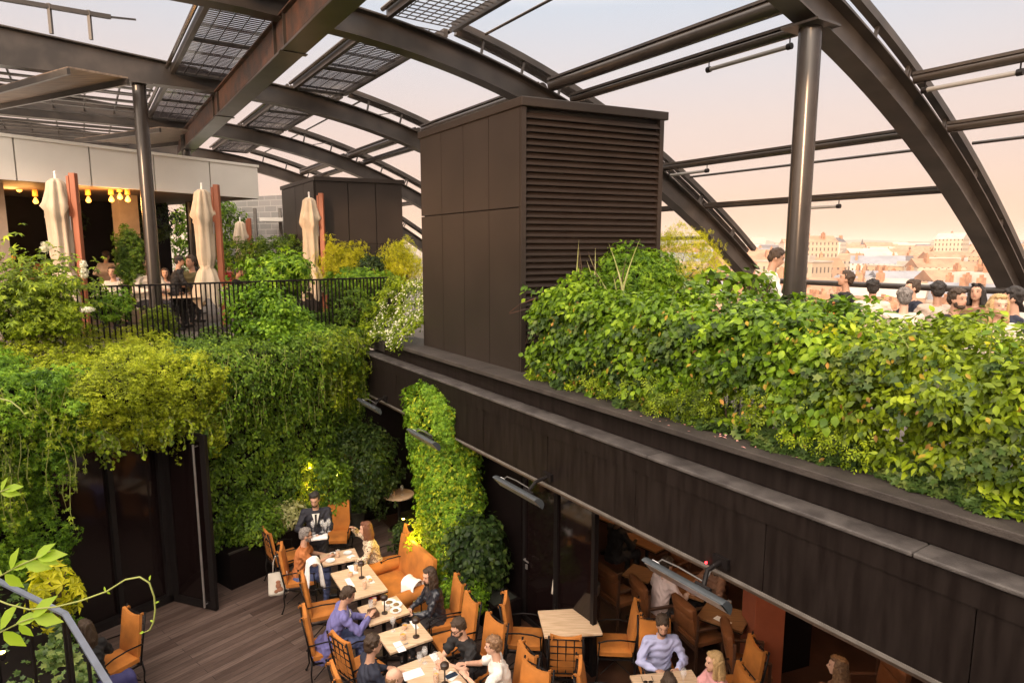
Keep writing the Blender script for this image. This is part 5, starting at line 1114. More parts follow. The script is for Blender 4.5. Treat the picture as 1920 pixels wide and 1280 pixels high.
def tlamp(p,lab):
    o=thing('table_lamp',lab,'table lamp',p,group='small dark mushroom table lamps'); m=MB(); m.lathe([(.042,0),(.042,.012),(.012,.018),(.012,.03)],n=18); build('base',m,M['lampb'],o,smooth='auto'); m=MB(); m.tube([(0,0,.03),(0,0,.20)],.009,8); build('stem',m,M['lampb'],o,smooth='auto')
    m=MB(); m.lathe([(.046,.20),(.05,.215),(.05,.245),(.035,.262),(.02,.265)],n=18); build('lamp_shade',m,M['lampb'],o,smooth='auto')
def flat(p,w,l,az,lab,nm='napkin',mt='cloth_w',cat='napkin',h=.006,group='paper and linen on the court tables'):
    o=thing(nm,lab,cat,p,AZR(az),group); m=MB(); m.box((0,0,h/2),(w,l,h)); build('sheet',m,M[mt],o,bevel=.002); return o
def cutlery(p,az,lab):
    o=thing('fork',lab,'cutlery',p+Vector((0,0,.008)),AZR(az),'cutlery on the court tables'); m=MB(); m.bar((0,-.09,0),(0,.04,0),.008,.003); m.box((0,.065,0),(.02,.05,.003)); build('metal',m,M['inox'],o)
tumbler(tloc('t1',-.05,-.05),'amber glass in the middle of the table nearest the waiter',.12)
plate(tloc('t1',-.28,-.25),'empty plate in front of the man in the orange shirt',.075,False); plate(tloc('t1',.25,.12),'small plate in front of the leopard-print woman',.07,False); plate(tloc('t1',-.15,.3),'small dish at the back of the table nearest the waiter',.05)
flat(tloc('t1',.3,-.22),.08,.12,40,'folded white napkin on the table nearest the waiter')
flat(tloc('t2',.05,.42),.30,.09,60,'white napkin strip at the far end of the lamp table'); flat(tloc('t2',-.22,.02),.28,.08,60,'white napkin strip on the left half of the lamp table'); flat(tloc('t2',.28,-.05),.24,.07,60,'white napkin strip on the right half of the lamp table')
tlamp(tloc('t2',.12,.08),'dark mushroom lamp on the long table beside the sofa'); tumbler(tloc('t2',-.1,.22),'round amber tumbler left of the lamp on the long table',.075,.036); tumbler(tloc('t2',.1,.35),'tall glass behind the lamp on the long table',.12,.03); tumbler(tloc('t2',.02,-.28),'tall amber glass near the balding head of the blazer man',.13,.03); tumbler(tloc('t2',.25,-.12),'small amber tumbler right of the lamp on the long table',.05,.032)
tlamp(tloc('t3',-.03,-.18),'dark mushroom lamp on the table crowded with dishes'); plate(tloc('t3',.22,.22),'big plate of fried food on the crowded table',.10); plate(tloc('t3',.33,.02),'pale plate with leftovers on the crowded table',.085); plate(tloc('t3',.22,-.25),'white bowl of food near the crowded table edge',.08); tumbler(tloc('t3',-.1,.38),'red drink glass at the back of the crowded table',.09,.03); tumbler(tloc('t3',-.22,.3),'clear water glass at the back of the crowded table',.10,.03,None); tumbler(tloc('t3',.08,-.08),'short water glass beside the crowded table lamp',.07,.032,None)
o=thing('wooden_box','small brown wooden box on the crowded table','box',tloc('t3',-.28,-.1),AZR(-32)); m=MB(); m.box((0,0,.03),(.12,.16,.06)); build('body',m,M['wood'],o,bevel=.005)
tlamp(tloc('t4',.2,-.2),'dark mushroom lamp on the table between two empty chairs'); tumbler(tloc('t4',-.08,-.12),'round amber tumbler on the table between two empty chairs',.085,.038); tumbler(tloc('t4',.1,.3),'amber glass at the back of the fourth table',.07,.034); flat(tloc('t4',-.25,-.38),.22,.10,60,'white napkin with fork at the near corner of the fourth table'); flat(tloc('t4',.35,.35),.20,.06,60,'white napkin at the far corner of the fourth table'); wineglass(tloc('t4',-.15,.4),'wine glass at the back left of the fourth table'); cutlery(tloc('t4',-.2,-.38),50,'fork on the napkin of the fourth table')
tlamp(tloc('t5',.10,-.22),'dark mushroom lamp in the middle of the four men'); tumbler(tloc('t5',-.02,-.12),'tall amber beer glass beside the lamp of the four men',.13,.034); wineglass(tloc('t5',-.12,.28),'wine glass nearest the curly-haired man'); wineglass(tloc('t5',.05,.36),'wine glass at the far end of the four men table'); wineglass(tloc('t5',.16,.16),'wine glass in front of the man with glasses')
flat(tloc('t5',-.32,.22),.15,.24,62,'white menu sheet in front of the curly-haired man','menu_sheet',cat='menu'); flat(tloc('t5',.3,.38),.18,.08,60,'white napkin at the elbow of the man with glasses'); flat(tloc('t5',.32,-.12),.12,.14,30,'white napkin under the phone'); flat(tloc('t5',-.2,-.32),.26,.08,62,'white napkin with cutlery near the balding man')
M['phone']=mat('phone_blue',(.02,.03,.06),.2,var=0); o=flat(tloc('t5',.32,-.12,TZ+.007),.07,.14,55,'dark blue phone lying on the napkin before the fair-haired man','phone','phone','phone',.008,None)
plate(tloc('t5',.25,-.35),'plate of small bites near the fair-haired man',.08)
o=thing('sunglasses','dark sunglasses on the table of the man in the pale blue shirt','sunglasses',tloc('t7',-.28,.25)); m=MB(); m.ell((-.03,0,.012),(.028,.006,.018)); m.ell((.03,0,.012),(.028,.006,.018)); m.bar((-.06,0,.02),(-.06,.1,.01),.004,.006); m.bar((.06,0,.02),(.06,.1,.01),.004,.006); build('frame',m,M['black'],o)
flat(tloc('t7',-.2,-.1),.16,.12,10,'white napkin on the table of the man in the pale blue shirt'); wineglass(tloc('t7',.22,.1),'glass with a straw beside the blonde woman')
flat((2.78,7.84,TZ+.006),.10,.22,-40,'white menu on the table left of the red pillar','menu_sheet',cat='menu'); tumbler(Vector((2.95,8.12,TZ+.001)),'amber glass on the table left of the red pillar',.12,.035)
tumbler(Vector((-2.36,12.2,FLOOR+.746)),'amber glass on the round corner table',.12,.03); wineglass(Vector((-2.2,12.25,FLOOR+.746)),'wine glass on the round corner table')
flat((-2.4,12.28,FLOOR+.746),.12,.10,10,'white napkin on the round corner table')
# champagne bucket stand
o=thing('bucket_stand','steel wine bucket on a dark stand behind the bare table','wine bucket',(1.16,8.62,FLOOR+.013)); m=MB(); m.lathe([(.08,.66),(.10,.70),(.11,.84),(.105,.845),(.095,.72)],n=20); build('bucket',m,M['inox'],o,smooth='auto'); m=MB(); m.lathe([(.13,0),(.13,.01),(.014,.03),(.014,.66)],n=14); build('stand',m,M['black'],o,smooth='auto')
# drapes over chairs
def drape(name,label,loc,az,w,h1,h2,mt,cat='jacket',ztop=1.03,th=.14,seed=1,flare=.04):
    """cloth folded over a chair back: local x across, falls h1 behind (-y) and h2 in front"""
    o=thing(name,label,cat,loc,AZR(az)); nx,ny=22,26; vs=[];fs=[]; rr=random.Random(seed)
    tot=h1+h2+th
    for j in range(ny+1):
        s=tot*j/ny
        for i in range(nx+1):
            x=-w/2+w*i/nx; f=.018*math.sin(x*38+seed+s*5)+.012*math.sin(x*71+s*9)
            if s<h1: y=-th/2-.02-(h1-s)*.10; z=-(h1-s)
            elif s<h1+th: a=(s-h1)/th*math.pi; y=-th/2*math.cos(a); z=.04*math.sin(a)
            else: y=th/2+.02+(s-h1-th)*.10; z=-(s-h1-th)
            k=abs(z)/max(h1,h2); hem=.05*math.sin(x*9+seed)
            vs.append((x*(1+flare*k*3),y+(f*(.4+k))*(1 if s>h1 else -1),ztop+z*(1+hem*(k>.6))+.02*math.sin(x*14+seed)*(1-k)))
    for j in range(ny):
        for i in range(nx): a=j*(nx+1)+i; fs.append((a,a+1,a+nx+2,a+nx+1))
    m=MB(); m.add(vs,fs); b=build('cloth',m,mt,o,smooth=True); sd=b.modifiers.new('s','SOLIDIFY'); sd.thickness=.012; return o
def bkpos(x,y,a,off=-.30): r=R(a); return (x+math.sin(r)*off,y+math.cos(r)*off,FLOOR+.012)
drape('cream_jacket','cream jacket thrown over the chair behind the bare table',bkpos(.83,8.30,182),182,.50,.26,.30,M['cloth_c'],seed=3)
drape('white_cardigan','white cardigan hanging on the chair arm below the man in the orange shirt',bkpos(-2.95,9.12,68,-.05),68,.26,.42,.40,M['cloth_w'],ztop=.92,seed=5)
M['navy']=mat('navy_coat',(.018,.016,.075),.8,var=.15,bump=.15,bscale=60); drape('navy_coat','dark blue coat over the chair at the lower left',bkpos(-4.55,6.35,-60,-.28),-60,.52,.55,.5,M['navy'],'coat',seed=8)
drape('white_garment','white garment lying over the sofa arm','garment',0,.3,.2,.2,M['cloth_w']) if False else None
so_c=Vector((-1.50,9.02,FLOOR+.012)); drape('white_garment','white garment on the orange sofa next to the long-haired woman',so_c,30,.24,.16,.20,M['cloth_w'],'garment',ztop=.66,th=.20,seed=4)
# tote bag, red bag
M['tote']=mat('cream_tote',(.60,.55,.47),.85,var=.06); M['print']=mat('brown_print',(.30,.13,.07),.8,var=.1); M['redbag']=mat('red_bag',(.5,.02,.01),.5,var=.1)
tb=thing('tote_bag','cream tote bag with a brown print hanging on the back of a chair','bag',(-3.62,9.28,FLOOR+.012),AZR(160))
m=MB(); vs=[];nx=8
for y in(-.03,.03):
    for j in range(9):
        for i in range(nx+1): x=-.15+.30*i/nx; z=.30+.36*j/8; k=1-abs(2*i/nx-1)**3; vs.append((x*(1-.08*j/8),y*(1.5-j/8)*k+.006*math.sin(i*2+j),z))
fs=[]
for s in(0,1):
    for j in range(8):
        for i in range(nx): a=s*9*(nx+1)+j*(nx+1)+i; fs.append((a,a+1,a+nx+2,a+nx+1) if s==0 else (a,a+nx+1,a+nx+2,a+1))
h=9*(nx+1); fs+=[(i,h+i,h+i+1,i+1) for i in range(nx)]
m.add(vs,fs); build('bag_body',m,M['tote'],tb,smooth=True)
m=MB()
for x in(-.07,.07): m.tube([(x,-.02,.65),(x*.8,-.03,.82),(x*.3,-.0,.93),(x*.2,.03,.94)],.008,6)
build('strap',m,M['tote'],tb,smooth=True); m=MB()
for cx,cz,rx_,rz_ in((0,.52,.035,.03),(.0,.46,.04,.05),(-.02,.39,.05,.035),(.035,.37,.03,.03),(-.04,.40,.02,.04)): m.ell((cx,.040,cz),(rx_,.006,rz_),n=12,m=6)
build('print',m,M['print'],tb,smooth=True)
rg=thing('red_bag','bright red handbag on the floor behind the leopard-print woman','bag',(-2.12,9.42,FLOOR+.012),.3); m=MB(); m.box((0,0,.12),(.26,.14,.22)); build('bag_body',m,M['redbag'],rg,bevel=.03,seg=3); m=MB(); m.tube([(-.08,0,.22),(-.06,0,.34),(.06,0,.34),(.08,0,.22)],.009,7); build('handle',m,M['redbag'],rg,smooth=True); m=MB(); m.box((0,0,.40),(.3,.2,.02),rx=.2); m.ell((0,0,.30),(.10,.07,.08)) ; build('scarf',m,M['redbag'],rg,smooth=True)
# ---------------------------------------------------------------- parasols
M['canvas']=mat('cream_canvas',(.52,.42,.31),.85,var=.08,scale=5,bump=.15,bscale=50); M['mast']=mat('red_brown_wood',(.30,.085,.035),.5,var=.15,scale=3,stretch=(1,1,.2))
def parasol(x,F,zt,label,s=1.0,dark=False):
    p=atF(x,500,F); o=thing('closed_parasol',label,'parasol',(p.x,p.y,0),rz=0,group='folded cream cantilever parasols')
    n=40; m=MB(); prof=[(zt-.03,.05),(zt-.10,.11),(zt-.25,.13),(zt-.45,.17),(zt-.62,.20),(zt-.70,.155),(zt-1.05,.145),(zt-1.4,.15),(zt-1.60,.12),(zt-1.66,.10),(zt-1.74,.15),(zt-2.0,.21),(zt-2.3,.25),(zt-2.42,.235)]
    rr=random.Random(int(x)); ph=rr.uniform(0,6)
    for z,r in prof:
        for k in range(n):
            a=2*math.pi*k/n; w_=1.12+.24*math.cos(7*a+ph)+.12*math.cos(12*a+z*2+ph); hem=.12*math.cos(4*a+ph) if z<zt-2.2 else (.10*math.cos(3*a) if zt-.75<z<zt-.5 else 0)
            m.v.append((r*w_*math.cos(a)*s,r*w_*math.sin(a)*s,z+hem))
    for i in range(len(prof)-1):
        for k in range(n): a=i*n+k;b=i*n+(k+1)%n; m.f.append((a,a+n,b+n,b))
    m.f.append(tuple(range(n))); build('canopy',m,M['canvas'],o,smooth=True)
    m=MB(); m.tube([(0,0,zt-.05),(0,0,zt+.06)],.022,8); m.ell((0,0,zt+.08),(.025,.025,.03)); build('finial',m,M['cloth_w'],o,smooth='auto')
    m=MB(); m.box((.27*s,.08,(zt+.08)/2+.0),(.115,.10,zt+.08)); build('mast',m,M['mast'],o,bevel=.01)
    m=MB(); m.box((.20*s,.05,zt-.35),(.05,.07,.75)); build('arm',m,M['mast'],o,bevel=.006); m=MB(); m.tube([(.2*s,.0,zt-.7),(.2*s,0,zt-.95)],.014,6); build('crank',m,M['inox'],o)
    m=MB(); m.lathe([(.115,zt-1.70),(.122,zt-1.68),(.122,zt-1.64),(.115,zt-1.62)],n=24); build('tie_strap',m,M['canvas'],o,smooth='auto')
    m=MB(); m.box((.2,.05,.04),(.8,.8,.08)); build('base',m,M['steel_dark'],o)
parasol(120,11.9,3.0,'folded cream parasol farthest left, beside the pendant lamps')
parasol(388,13.8,2.98,'folded cream parasol below the end of the pale fascia')
parasol(585,15.9,2.98,'folded cream parasol in front of the smaller dark tower')
parasol(455,21.5,2.65,'small distant folded cream parasol behind the bald waiter')
# ---------------------------------------------------------------- people
def SK(c): return mat('skin',c,.55,var=.05,scale=20)
SKIN={'l':SK((.62,.36,.25)),'m':SK((.48,.27,.18)),'t':SK((.36,.19,.12)),'d':SK((.18,.09,.055))}
HAIR={'brown':mat('brown_hair',(.035,.02,.012),.5,c2=(.07,.04,.022),scale=40,stretch=(6,6,1),bump=.5,bscale=60),'black':mat('black_hair',(.012,.009,.008),.45,c2=(.03,.022,.018),scale=40,stretch=(6,6,1),bump=.5,bscale=60),'auburn':mat('auburn_hair',(.20,.07,.03),.5,c2=(.11,.04,.02),scale=40,stretch=(6,6,1),bump=.5,bscale=60),'blonde':mat('blonde_hair',(.62,.42,.20),.5,c2=(.42,.25,.10),scale=40,stretch=(6,6,1),bump=.5,bscale=60),'fair':mat('fair_hair',(.24,.13,.06),.5,c2=(.14,.07,.035),scale=40,bump=.5,bscale=60),'grey':mat('grey_hair',(.25,.22,.20),.6,c2=(.12,.10,.09),scale=40,bump=.5,bscale=60)}
M['eye']=mat('eye',(.03,.02,.02),.2,var=0); M['lip']=mat('lip',(.40,.13,.10),.5,var=0); M['shoe']=mat('black_shoe',(.015,.012,.01),.4,var=0)
def leopard():
    m=mat('leopard_print',(.55,.42,.30),.7,var=0); t=m.node_tree; b=t.nodes['Principled BSDF']; tcn=t.nodes['Texture Coordinate']; v=N(t,'ShaderNodeTexVoronoi'); v.inputs['Scale'].default_value=38; t.links.new(tcn.outputs['Object'],v.inputs[0]); r=N(t,'ShaderNodeValToRGB'); t.links.new(v.outputs['Distance'],r.inputs[0]); r.color_ramp.interpolation='CONSTANT'
    r.color_ramp.elements[0].color=(.06,.03,.02,1); r.color_ramp.elements[1].position=.36; r.color_ramp.elements[1].color=(.60,.47,.33,1); t.links.new(r.outputs[0],b.inputs['Base Color']); return m
def CL(name,c,**k): return mat(name,c,.8,var=.08,scale=5,bump=.35,bscale=14,**k)
CLO={'orange':CL('rust_orange_shirt',(.42,.14,.04)),'leopard':leopard(),'blazer':CL('blue_violet_blazer',(.13,.12,.30)),'leather':mat('black_leather',(.02,.022,.03),.3,var=.2,bump=.3,bscale=20),'navy':CL('navy_shirt',(.015,.018,.035)),'blue':CL('blue_shirt',(.05,.12,.30)),'black':CL('black_tshirt',(.012,.011,.012)),'white':CL('white_shirt',(.72,.68,.62)),'pale':CL('pale_blue_shirt',(.42,.44,.68)),'pinkw':CL('pink_patterned_top',(.70,.35,.36)),'suit':CL('black_suit',(.014,.014,.022)),'jeans':CL('blue_jeans',(.07,.09,.20)),'trou':CL('dark_trousers',(.025,.022,.025)),'beige':CL('beige_jacket',(.42,.33,.27)),'cream':CL('cream_top',(.62,.52,.42)),'green':CL('olive_jacket',(.10,.10,.05)),'red':CL('red_top',(.42,.03,.03)),'brownp':CL('brown_patterned_dress',(.24,.12,.07)),'pinkl':CL('pale_pink_shirt',(.66,.52,.50))}
def caps(mb,a,b,ra,rb,n=12,sx=1):
    a=Vector(a);b=Vector(b);d=b-a
    if d.length<1e-5: mb.ell(a,(ra,ra,ra),n=n,m=8); return
    t=d.normalized(); pts=[];rs=[]
    for k in range(5): q=math.pi/2*(k/4); pts.append(a-t*ra*math.cos(q)); rs.append(max(.0008,ra*math.sin(q)))
    for k in range(1,4): pts.append(a+d*k/4); rs.append(ra+(rb-ra)*k/4)
    for k in range(5): q=math.pi/2*(k/4); pts.append(b+t*rb*math.sin(q)); rs.append(max(.0008,rb*math.cos(q)))
    mb.tube(pts,rs,n)
def rings(mb,rg,n=18):
    """loft of ellipses: (centre, rx, ry)"""
    o=len(mb.v)
    for c,rx,ry in rg:
        for k in range(n): a=2*math.pi*k/n; mb.v.append((c[0]+rx*math.cos(a),c[1]+ry*math.sin(a),c[2]))
    for i in range(len(rg)-1):
        for k in range(n): a=o+i*n+k;b=o+i*n+(k+1)%n; mb.f.append((a,b,b+n,a+n))
    mb.f.append(tuple(o+k for k in range(n))[::-1]); e=o+(len(rg)-1)*n; mb.f.append(tuple(e+k for k in range(n)))
def remeshed(mb,vox,smooth=4):
    me=bpy.data.meshes.new('tmp'); me.from_pydata(mb.v,[],mb.f); o=bpy.data.objects.new('tmp',me); COL.objects.link(o)
    r=o.modifiers.new('r','REMESH'); r.mode='VOXEL'; r.voxel_size=vox; r.use_smooth_shade=True
    s=o.modifiers.new('s','SMOOTH'); s.iterations=smooth; s.factor=.5
    dg=bpy.context.evaluated_depsgraph_get(); dg.update(); out=bpy.data.meshes.new_from_object(o.evaluated_get(dg)); bpy.data.objects.remove(o); bpy.data.meshes.remove(me); out.shade_smooth(); return out
def ik(s,t,l1,l2,hint):
    s=Vector(s);t=Vector(t);d=t-s;L_=min(d.length,l1+l2-.005);d.normalize();t=s+d*L_; a=(l1*l1-l2*l2+L_*L_)/(2*L_); h=math.sqrt(max(0,l1*l1-a*a)); hv=Vector(hint); hv=(hv-d*hv.dot(d)).normalized(); return s+d*a+hv*h,t
def person(label,loc,az,pose='sit',lean=8,hl=(-.16,.34,.78),hr=(.16,.34,.78),head=(0,0),skin='l',hair='brown',hs='short',top='navy',sleeve='long',bottom='trou',extra='',vox=.013,s=.93,group=None,sex='m',turn=0,cat='person',coatlen=0):
    """origin on the floor; faces local +Y"""
    o=thing('person',label,cat,loc,AZR(az),group); o.scale=(s,s,s)
    sit=pose=='sit'; pz=.53 if sit else .95; ln=R(lean); fem=sex=='f'
    P=Vector((0,0 if not sit else -.05,pz)); up=Vector((0,math.sin(ln),math.cos(ln))); fw=Vector((0,math.cos(ln),-math.sin(ln)))
    Nk=P+up*.50; sw=.155 if fem else .18
    shl=Nk+Vector((-sw,0,-.045)); shr=Nk+Vector((sw,0,-.045))
    hy,hp=R(head[0]),R(head[1]); HM=(Matrix.Rotation(-hy,3,'Z')@Matrix.Rotation(-hp,3,'X')); nb=Nk+up*.03; HC=nb+Vector((0,.02,.085))+HM@Vector((0,.015,.095))
    def torso(mb,g=0,z0=-.08,z1=1):
        w=.9 if fem else 1
        rg=[(P+up*z0,.165*1.0+g,.115+g),(P+up*.05,.158*w+g,.11+g),(P+up*.18,.138*w+g,.10+g),(P+up*.32,.158*w+g,.112+g),(P+up*.42,.165*w+g,.105+g),(P+up*.475,.12+g,.08+g),(P+up*.51,.06+g,.06+g)]
        rings(mb,rg)
        for q in(shl,shr): caps(mb,Nk+Vector((0,0,-.05)),q,.062+g,.058+g)
        if fem:
            for sx in(-.07,.07): c=P+up*.33+fw*.085; mb.ell((sx,c.y,c.z),(.06+g,.05+g,.055+g))
    def arm(mb,sh,ht,side,g=0,part='all'):
        el,wr=ik(sh,ht,.27,.25,(side*.8,-.35,-.75))
        if part in('all','upper','sleeve'): caps(mb,sh,el if part!='short' else el,.052+g,.040+g)
        if part=='short': caps(mb,sh,sh+(el-sh)*.62,.056+g,.054+g)
        if part in('all','sleeve'): caps(mb,el,wr if part=='all' else wr-(wr-el).normalized()*.02,.040+g,.027+g)
        return el,wr
    def legs(mb,g=0):
        out=[]
        for sx in(-1,1):
            hp_=P+Vector((sx*.09,.0,-.02)); 
            if sit: kn=Vector((sx*.13,.40,.52)); an=Vector((sx*.11,.38,.09))
            else: kn=Vector((sx*.09,.03 if sx>0 else .0,.50)); an=Vector((sx*.10,.0 if sx>0 else -.03,.09))
            caps(mb,hp_,kn,.088+g,.058+g); caps(mb,kn,an,.056+g,.036+g); out.append(an)
        return out
    b=MB(); torso(b); E1,WL=arm(b,shl,Vector(hl),-1); E2,WR=arm(b,shr,Vector(hr),1); an=legs(b)
    for a in an: caps(b,a+Vector((0,-.03,-.04)),a+Vector((0,.15,-.055)),.036,.028)
    caps(b,Nk+Vector((0,-.01,-.02)),HC+HM@Vector((0,-.02,-.07)),.056 if not fem else .046,.052 if not fem else .044)
    def he(c,r,**k): b.ell(HC+HM@Vector(c),r,M=HM,n=16,m=12)
    he((0,-.012,.03),(.074,.094,.088)); he((0,.022,-.035),(.058,.066,.075)); he((0,.055,-.085),(.030,.026,.026)); he((0,.03,-.06),(.052,.05,.045))
    caps(b,HC+HM@Vector((0,.082,.012)),HC+HM@Vector((0,.104,-.022)),.009,.014,8); he((0,.075,.035),(.050,.018,.012)); he((-.076,-.005,-.01),(.010,.018,.030)); he((.076,-.005,-.01),(.010,.018,.030)); he((0,.082,-.052),(.024,.012,.012))
    me=remeshed(b,vox,3); me.materials.append(SKIN[skin]); me.materials.append(M['eye']); me.materials.append(M['lip'])
    # add hands with five fingers, eyes and mouth to the same mesh
    x=MB(); mi=[]
    def hand(w,e,side):
        d=(w-e).normalized(); z=Vector((0,0,1)); pn=(z-d*z.dot(d)).normalized(); sd=d.cross(pn)*(1 if side>0 else -1)
        pc=w+d*.045; x.ell(pc,(.001,.001,.001)); f0=len(x.f)
        Mx=Matrix((sd,d,pn)).transposed(); x.ell(pc,(.037,.052,.014),M=Mx,n=12,m=8)
        for k,(off,ln_,an_) in enumerate(((-.027,.058,.05),(-.009,.072,.02),(.009,.068,-.02),(.026,.052,-.07))):
            a=pc+d*.042+sd*off; dd=(d+sd*(-an_)*-1).normalized(); k1=a+dd*ln_*.5-pn*.006; k2=k1+(dd*.8-pn*.6)*ln_*.5; caps(x,a,k1,.0088,.0082,7); caps(x,k1,k2,.0082,.0066,7)
        a=pc-sd*.030-d*.012; k1=a-sd*.028+d*.024-pn*.006; k2=k1-sd*.006+d*.028-pn*.010; caps(x,a,k1,.011,.009,7); caps(x,k1,k2,.009,.007,7)
    hand(WL,E1,-1); hand(WR,E2,1); nsk=len(x.f)
    for sx in(-1,1): x.ell(HC+HM@Vector((sx*.030,.078,.012)),(.0085,.006,.0055),M=HM,n=8,m=6)
    for sx in(-1,1): caps(x,HC+HM@Vector((sx*.018,.084,.034)),HC+HM@Vector((sx*.046,.074,.034)),.0032,.002,6)
    ne=len(x.f); x.ell(HC+HM@Vector((0,.086,-.050)),(.021,.010,.006),M=HM,n=10,m=6)
    bm=bmesh.new(); bm.from_mesh(me); vs=[bm.verts.new(v) for v in x.v]
    for i,f in enumerate(x.f):
        try: q=bm.faces.new([vs[k] for k in f]); q.smooth=True; q.material_index=0 if i<nsk else 1 if i<ne else 2
        except ValueError: pass
    bm.to_mesh(me); bm.free(); bo=bpy.data.objects.new('body',me); COL.objects.link(bo); bo.parent=o
    def clothe(name,fn,mt,v=vox*1.05,sm=2):
        c=MB(); fn(c); q=remeshed(c,v,sm); q.materials.append(mt)
        if name in('shirt','jacket','trousers','hair'):
            nv=len(q.vertices); co=np.empty(nv*3,np.float32); no=np.empty(nv*3,np.float32); q.vertices.foreach_get('co',co); q.vertices.foreach_get('normal',no); co=co.reshape(-1,3); no=no.reshape(-1,3)
            if name=='hair': dd=.0045*np.sin(co[:,0]*230+co[:,1]*90+3*np.sin(co[:,2]*40))+.004*np.sin(co[:,1]*210-co[:,0]*60)
            else: dd=.006*np.sin(co[:,2]*62+co[:,0]*34+2.5*np.sin(co[:,0]*19+co[:,1]*23))+.004*np.sin(co[:,2]*28-co[:,1]*75+2*np.sin(co[:,2]*17))
            co=co+no*dd[:,None]; q.vertices.foreach_set('co',co.astype(np.float32).ravel()); q.update()
        k=bpy.data.objects.new(name,q); COL.objects.link(k); k.parent=o; return k
    def topf(c):
        torso(c,.016,-.10)
        for sh,ht,sd in((shl,hl,-1),(shr,hr,1)): arm(c,sh,Vector(ht),sd,.014,'sleeve' if sleeve=='long' else 'short')
        if coatlen: rings(c,[(P+Vector((0,-.03,.05)),.20,.15),(P+Vector((0,-.08,-coatlen*.5)),.215,.15),(P+Vector((0,-.12,-coatlen)),.20,.12)])
    clothe('jacket' if top in('blazer','suit','leather','beige','green') else 'shirt',topf,CLO[top])
    clothe('trousers',lambda c:(legs(c,.014),rings(c,[(P+up*-.10,.172,.125),(P+up*.03,.166,.12)])),CLO[bottom])
    if top in('suit','blazer'):
        c=MB(); a=P+up*.24+fw*.142; d1=Nk+fw*.115+Vector((-.06,0,-.015)); d2=Nk+fw*.115+Vector((.06,0,-.015)); c.add([a,d1,d2,a+fw*.012,d1+fw*.012,d2+fw*.012],[(0,2,1),(3,4,5),(0,1,4,3),(1,2,5,4),(2,0,3,5)]); build('shirt_front',c,CLO['white'],o)
        if top=='suit': c=MB(); c.bar(a+fw*.016+up*.01,Nk+fw*.128-up*.02,.03,.008,up=fw); build('tie',c,CLO['black'],o)
    elif top in('pale','white','orange','pinkl'):
        c=MB()
        for sx in(-1,1): c.bar(Nk+Vector((sx*.055,-.03,.015)),Nk+fw*.075+Vector((sx*.03,0,-.03)),.012,.045); 
        c.bar(Nk+Vector((-.05,-.045,.02)),Nk+Vector((.05,-.045,.02)),.012,.05); build('collar',c,CLO[top],o,bevel=.003)
    if sit or True:
        c=MB()
        for a in an: caps(c,a+Vector((0,-.04,-.05)),a+Vector((0,.16,-.062)),.043,.034)
        build('shoes',c,M['shoe'],o,smooth=True)
    # hair
    hh=HAIR[hair] if hair else None
    if hs!='bald':
        rr=random.Random(int(abs(loc[0]*77)+abs(loc[1]*31)))
        def hf(c):
            def e(p,r): c.ell(HC+HM@Vector(p),r,M=HM,n=14,m=10)
            if hs=='balding': 
                for sx in(-1,1): e((sx*.058,-.03,.0),(.024,.06,.045))
                e((0,-.075,.0),(.058,.03,.05)); return
            e((0,-.028,.045),(.082,.092,.085)); e((0,-.06,.0),(.074,.058,.075)); e((0,.025,.098),(.058,.05,.030))
            for sx in(-1,1): e((sx*.066,-.01,.03),(.018,.045,.04))
            if hs in('short','bun'):
                for k in range(34): a=rr.uniform(0,6.28); t=rr.uniform(0,1.35); x_,y_,z_=.080*math.cos(a)*math.sin(t),-.025+.090*math.sin(a)*math.sin(t),.045+.086*math.cos(t); caps(c,HC+HM@Vector((x_,y_,z_)),HC+HM@Vector((x_*1.08+.01,y_*1.04+.022,z_+.010)),.014,.006,6)
            if hs=='curly':
                for k in range(40): a=rr.uniform(0,6.28); t=rr.uniform(0,1.5); e((.085*math.cos(a)*math.sin(t),-.02+.095*math.sin(a)*math.sin(t)*(.8 if math.sin(a)>0 else 1),.05+.09*math.cos(t)),(.022,.022,.022))
            if hs=='long':
                for k in range(16):
                    a=math.pi+math.pi*k/15 if True else 0; px,py=.074*math.cos(a),-.02+.075*math.sin(a); a0=HC+HM@Vector((px,py,.02)); L_=rr.uniform(.26,.36); caps(c,a0,a0+Vector((px*.25,-.02+py*.1,-L_*.5)),.026,.026,8); caps(c,a0+Vector((px*.25,-.02+py*.1,-L_*.5)),a0+Vector((px*.35,-.015,-L_)),.026,.014,8)
                for sx in(-1,1): a0=HC+HM@Vector((sx*.07,.02,.04)); caps(c,a0,a0+Vector((sx*.012,-.005,-.2)),.020,.024,8)
            if hs=='bun': e((0,-.09,.10),(.035,.035,.035))
        clothe('hair',hf,hh,v=min(vox,.012),sm=1)
    if 'beard' in extra:
        clothe('beard',lambda c:(c.ell(HC+HM@Vector((0,.045,-.080)),(.050,.045,.040),M=HM),c.ell(HC+HM@Vector((-.048,.015,-.05)),(.016,.03,.045),M=HM),c.ell(HC+HM@Vector((.048,.015,-.05)),(.016,.03,.045),M=HM)),HAIR['grey' if 'grey' in extra else 'brown'],v=.010,sm=1)
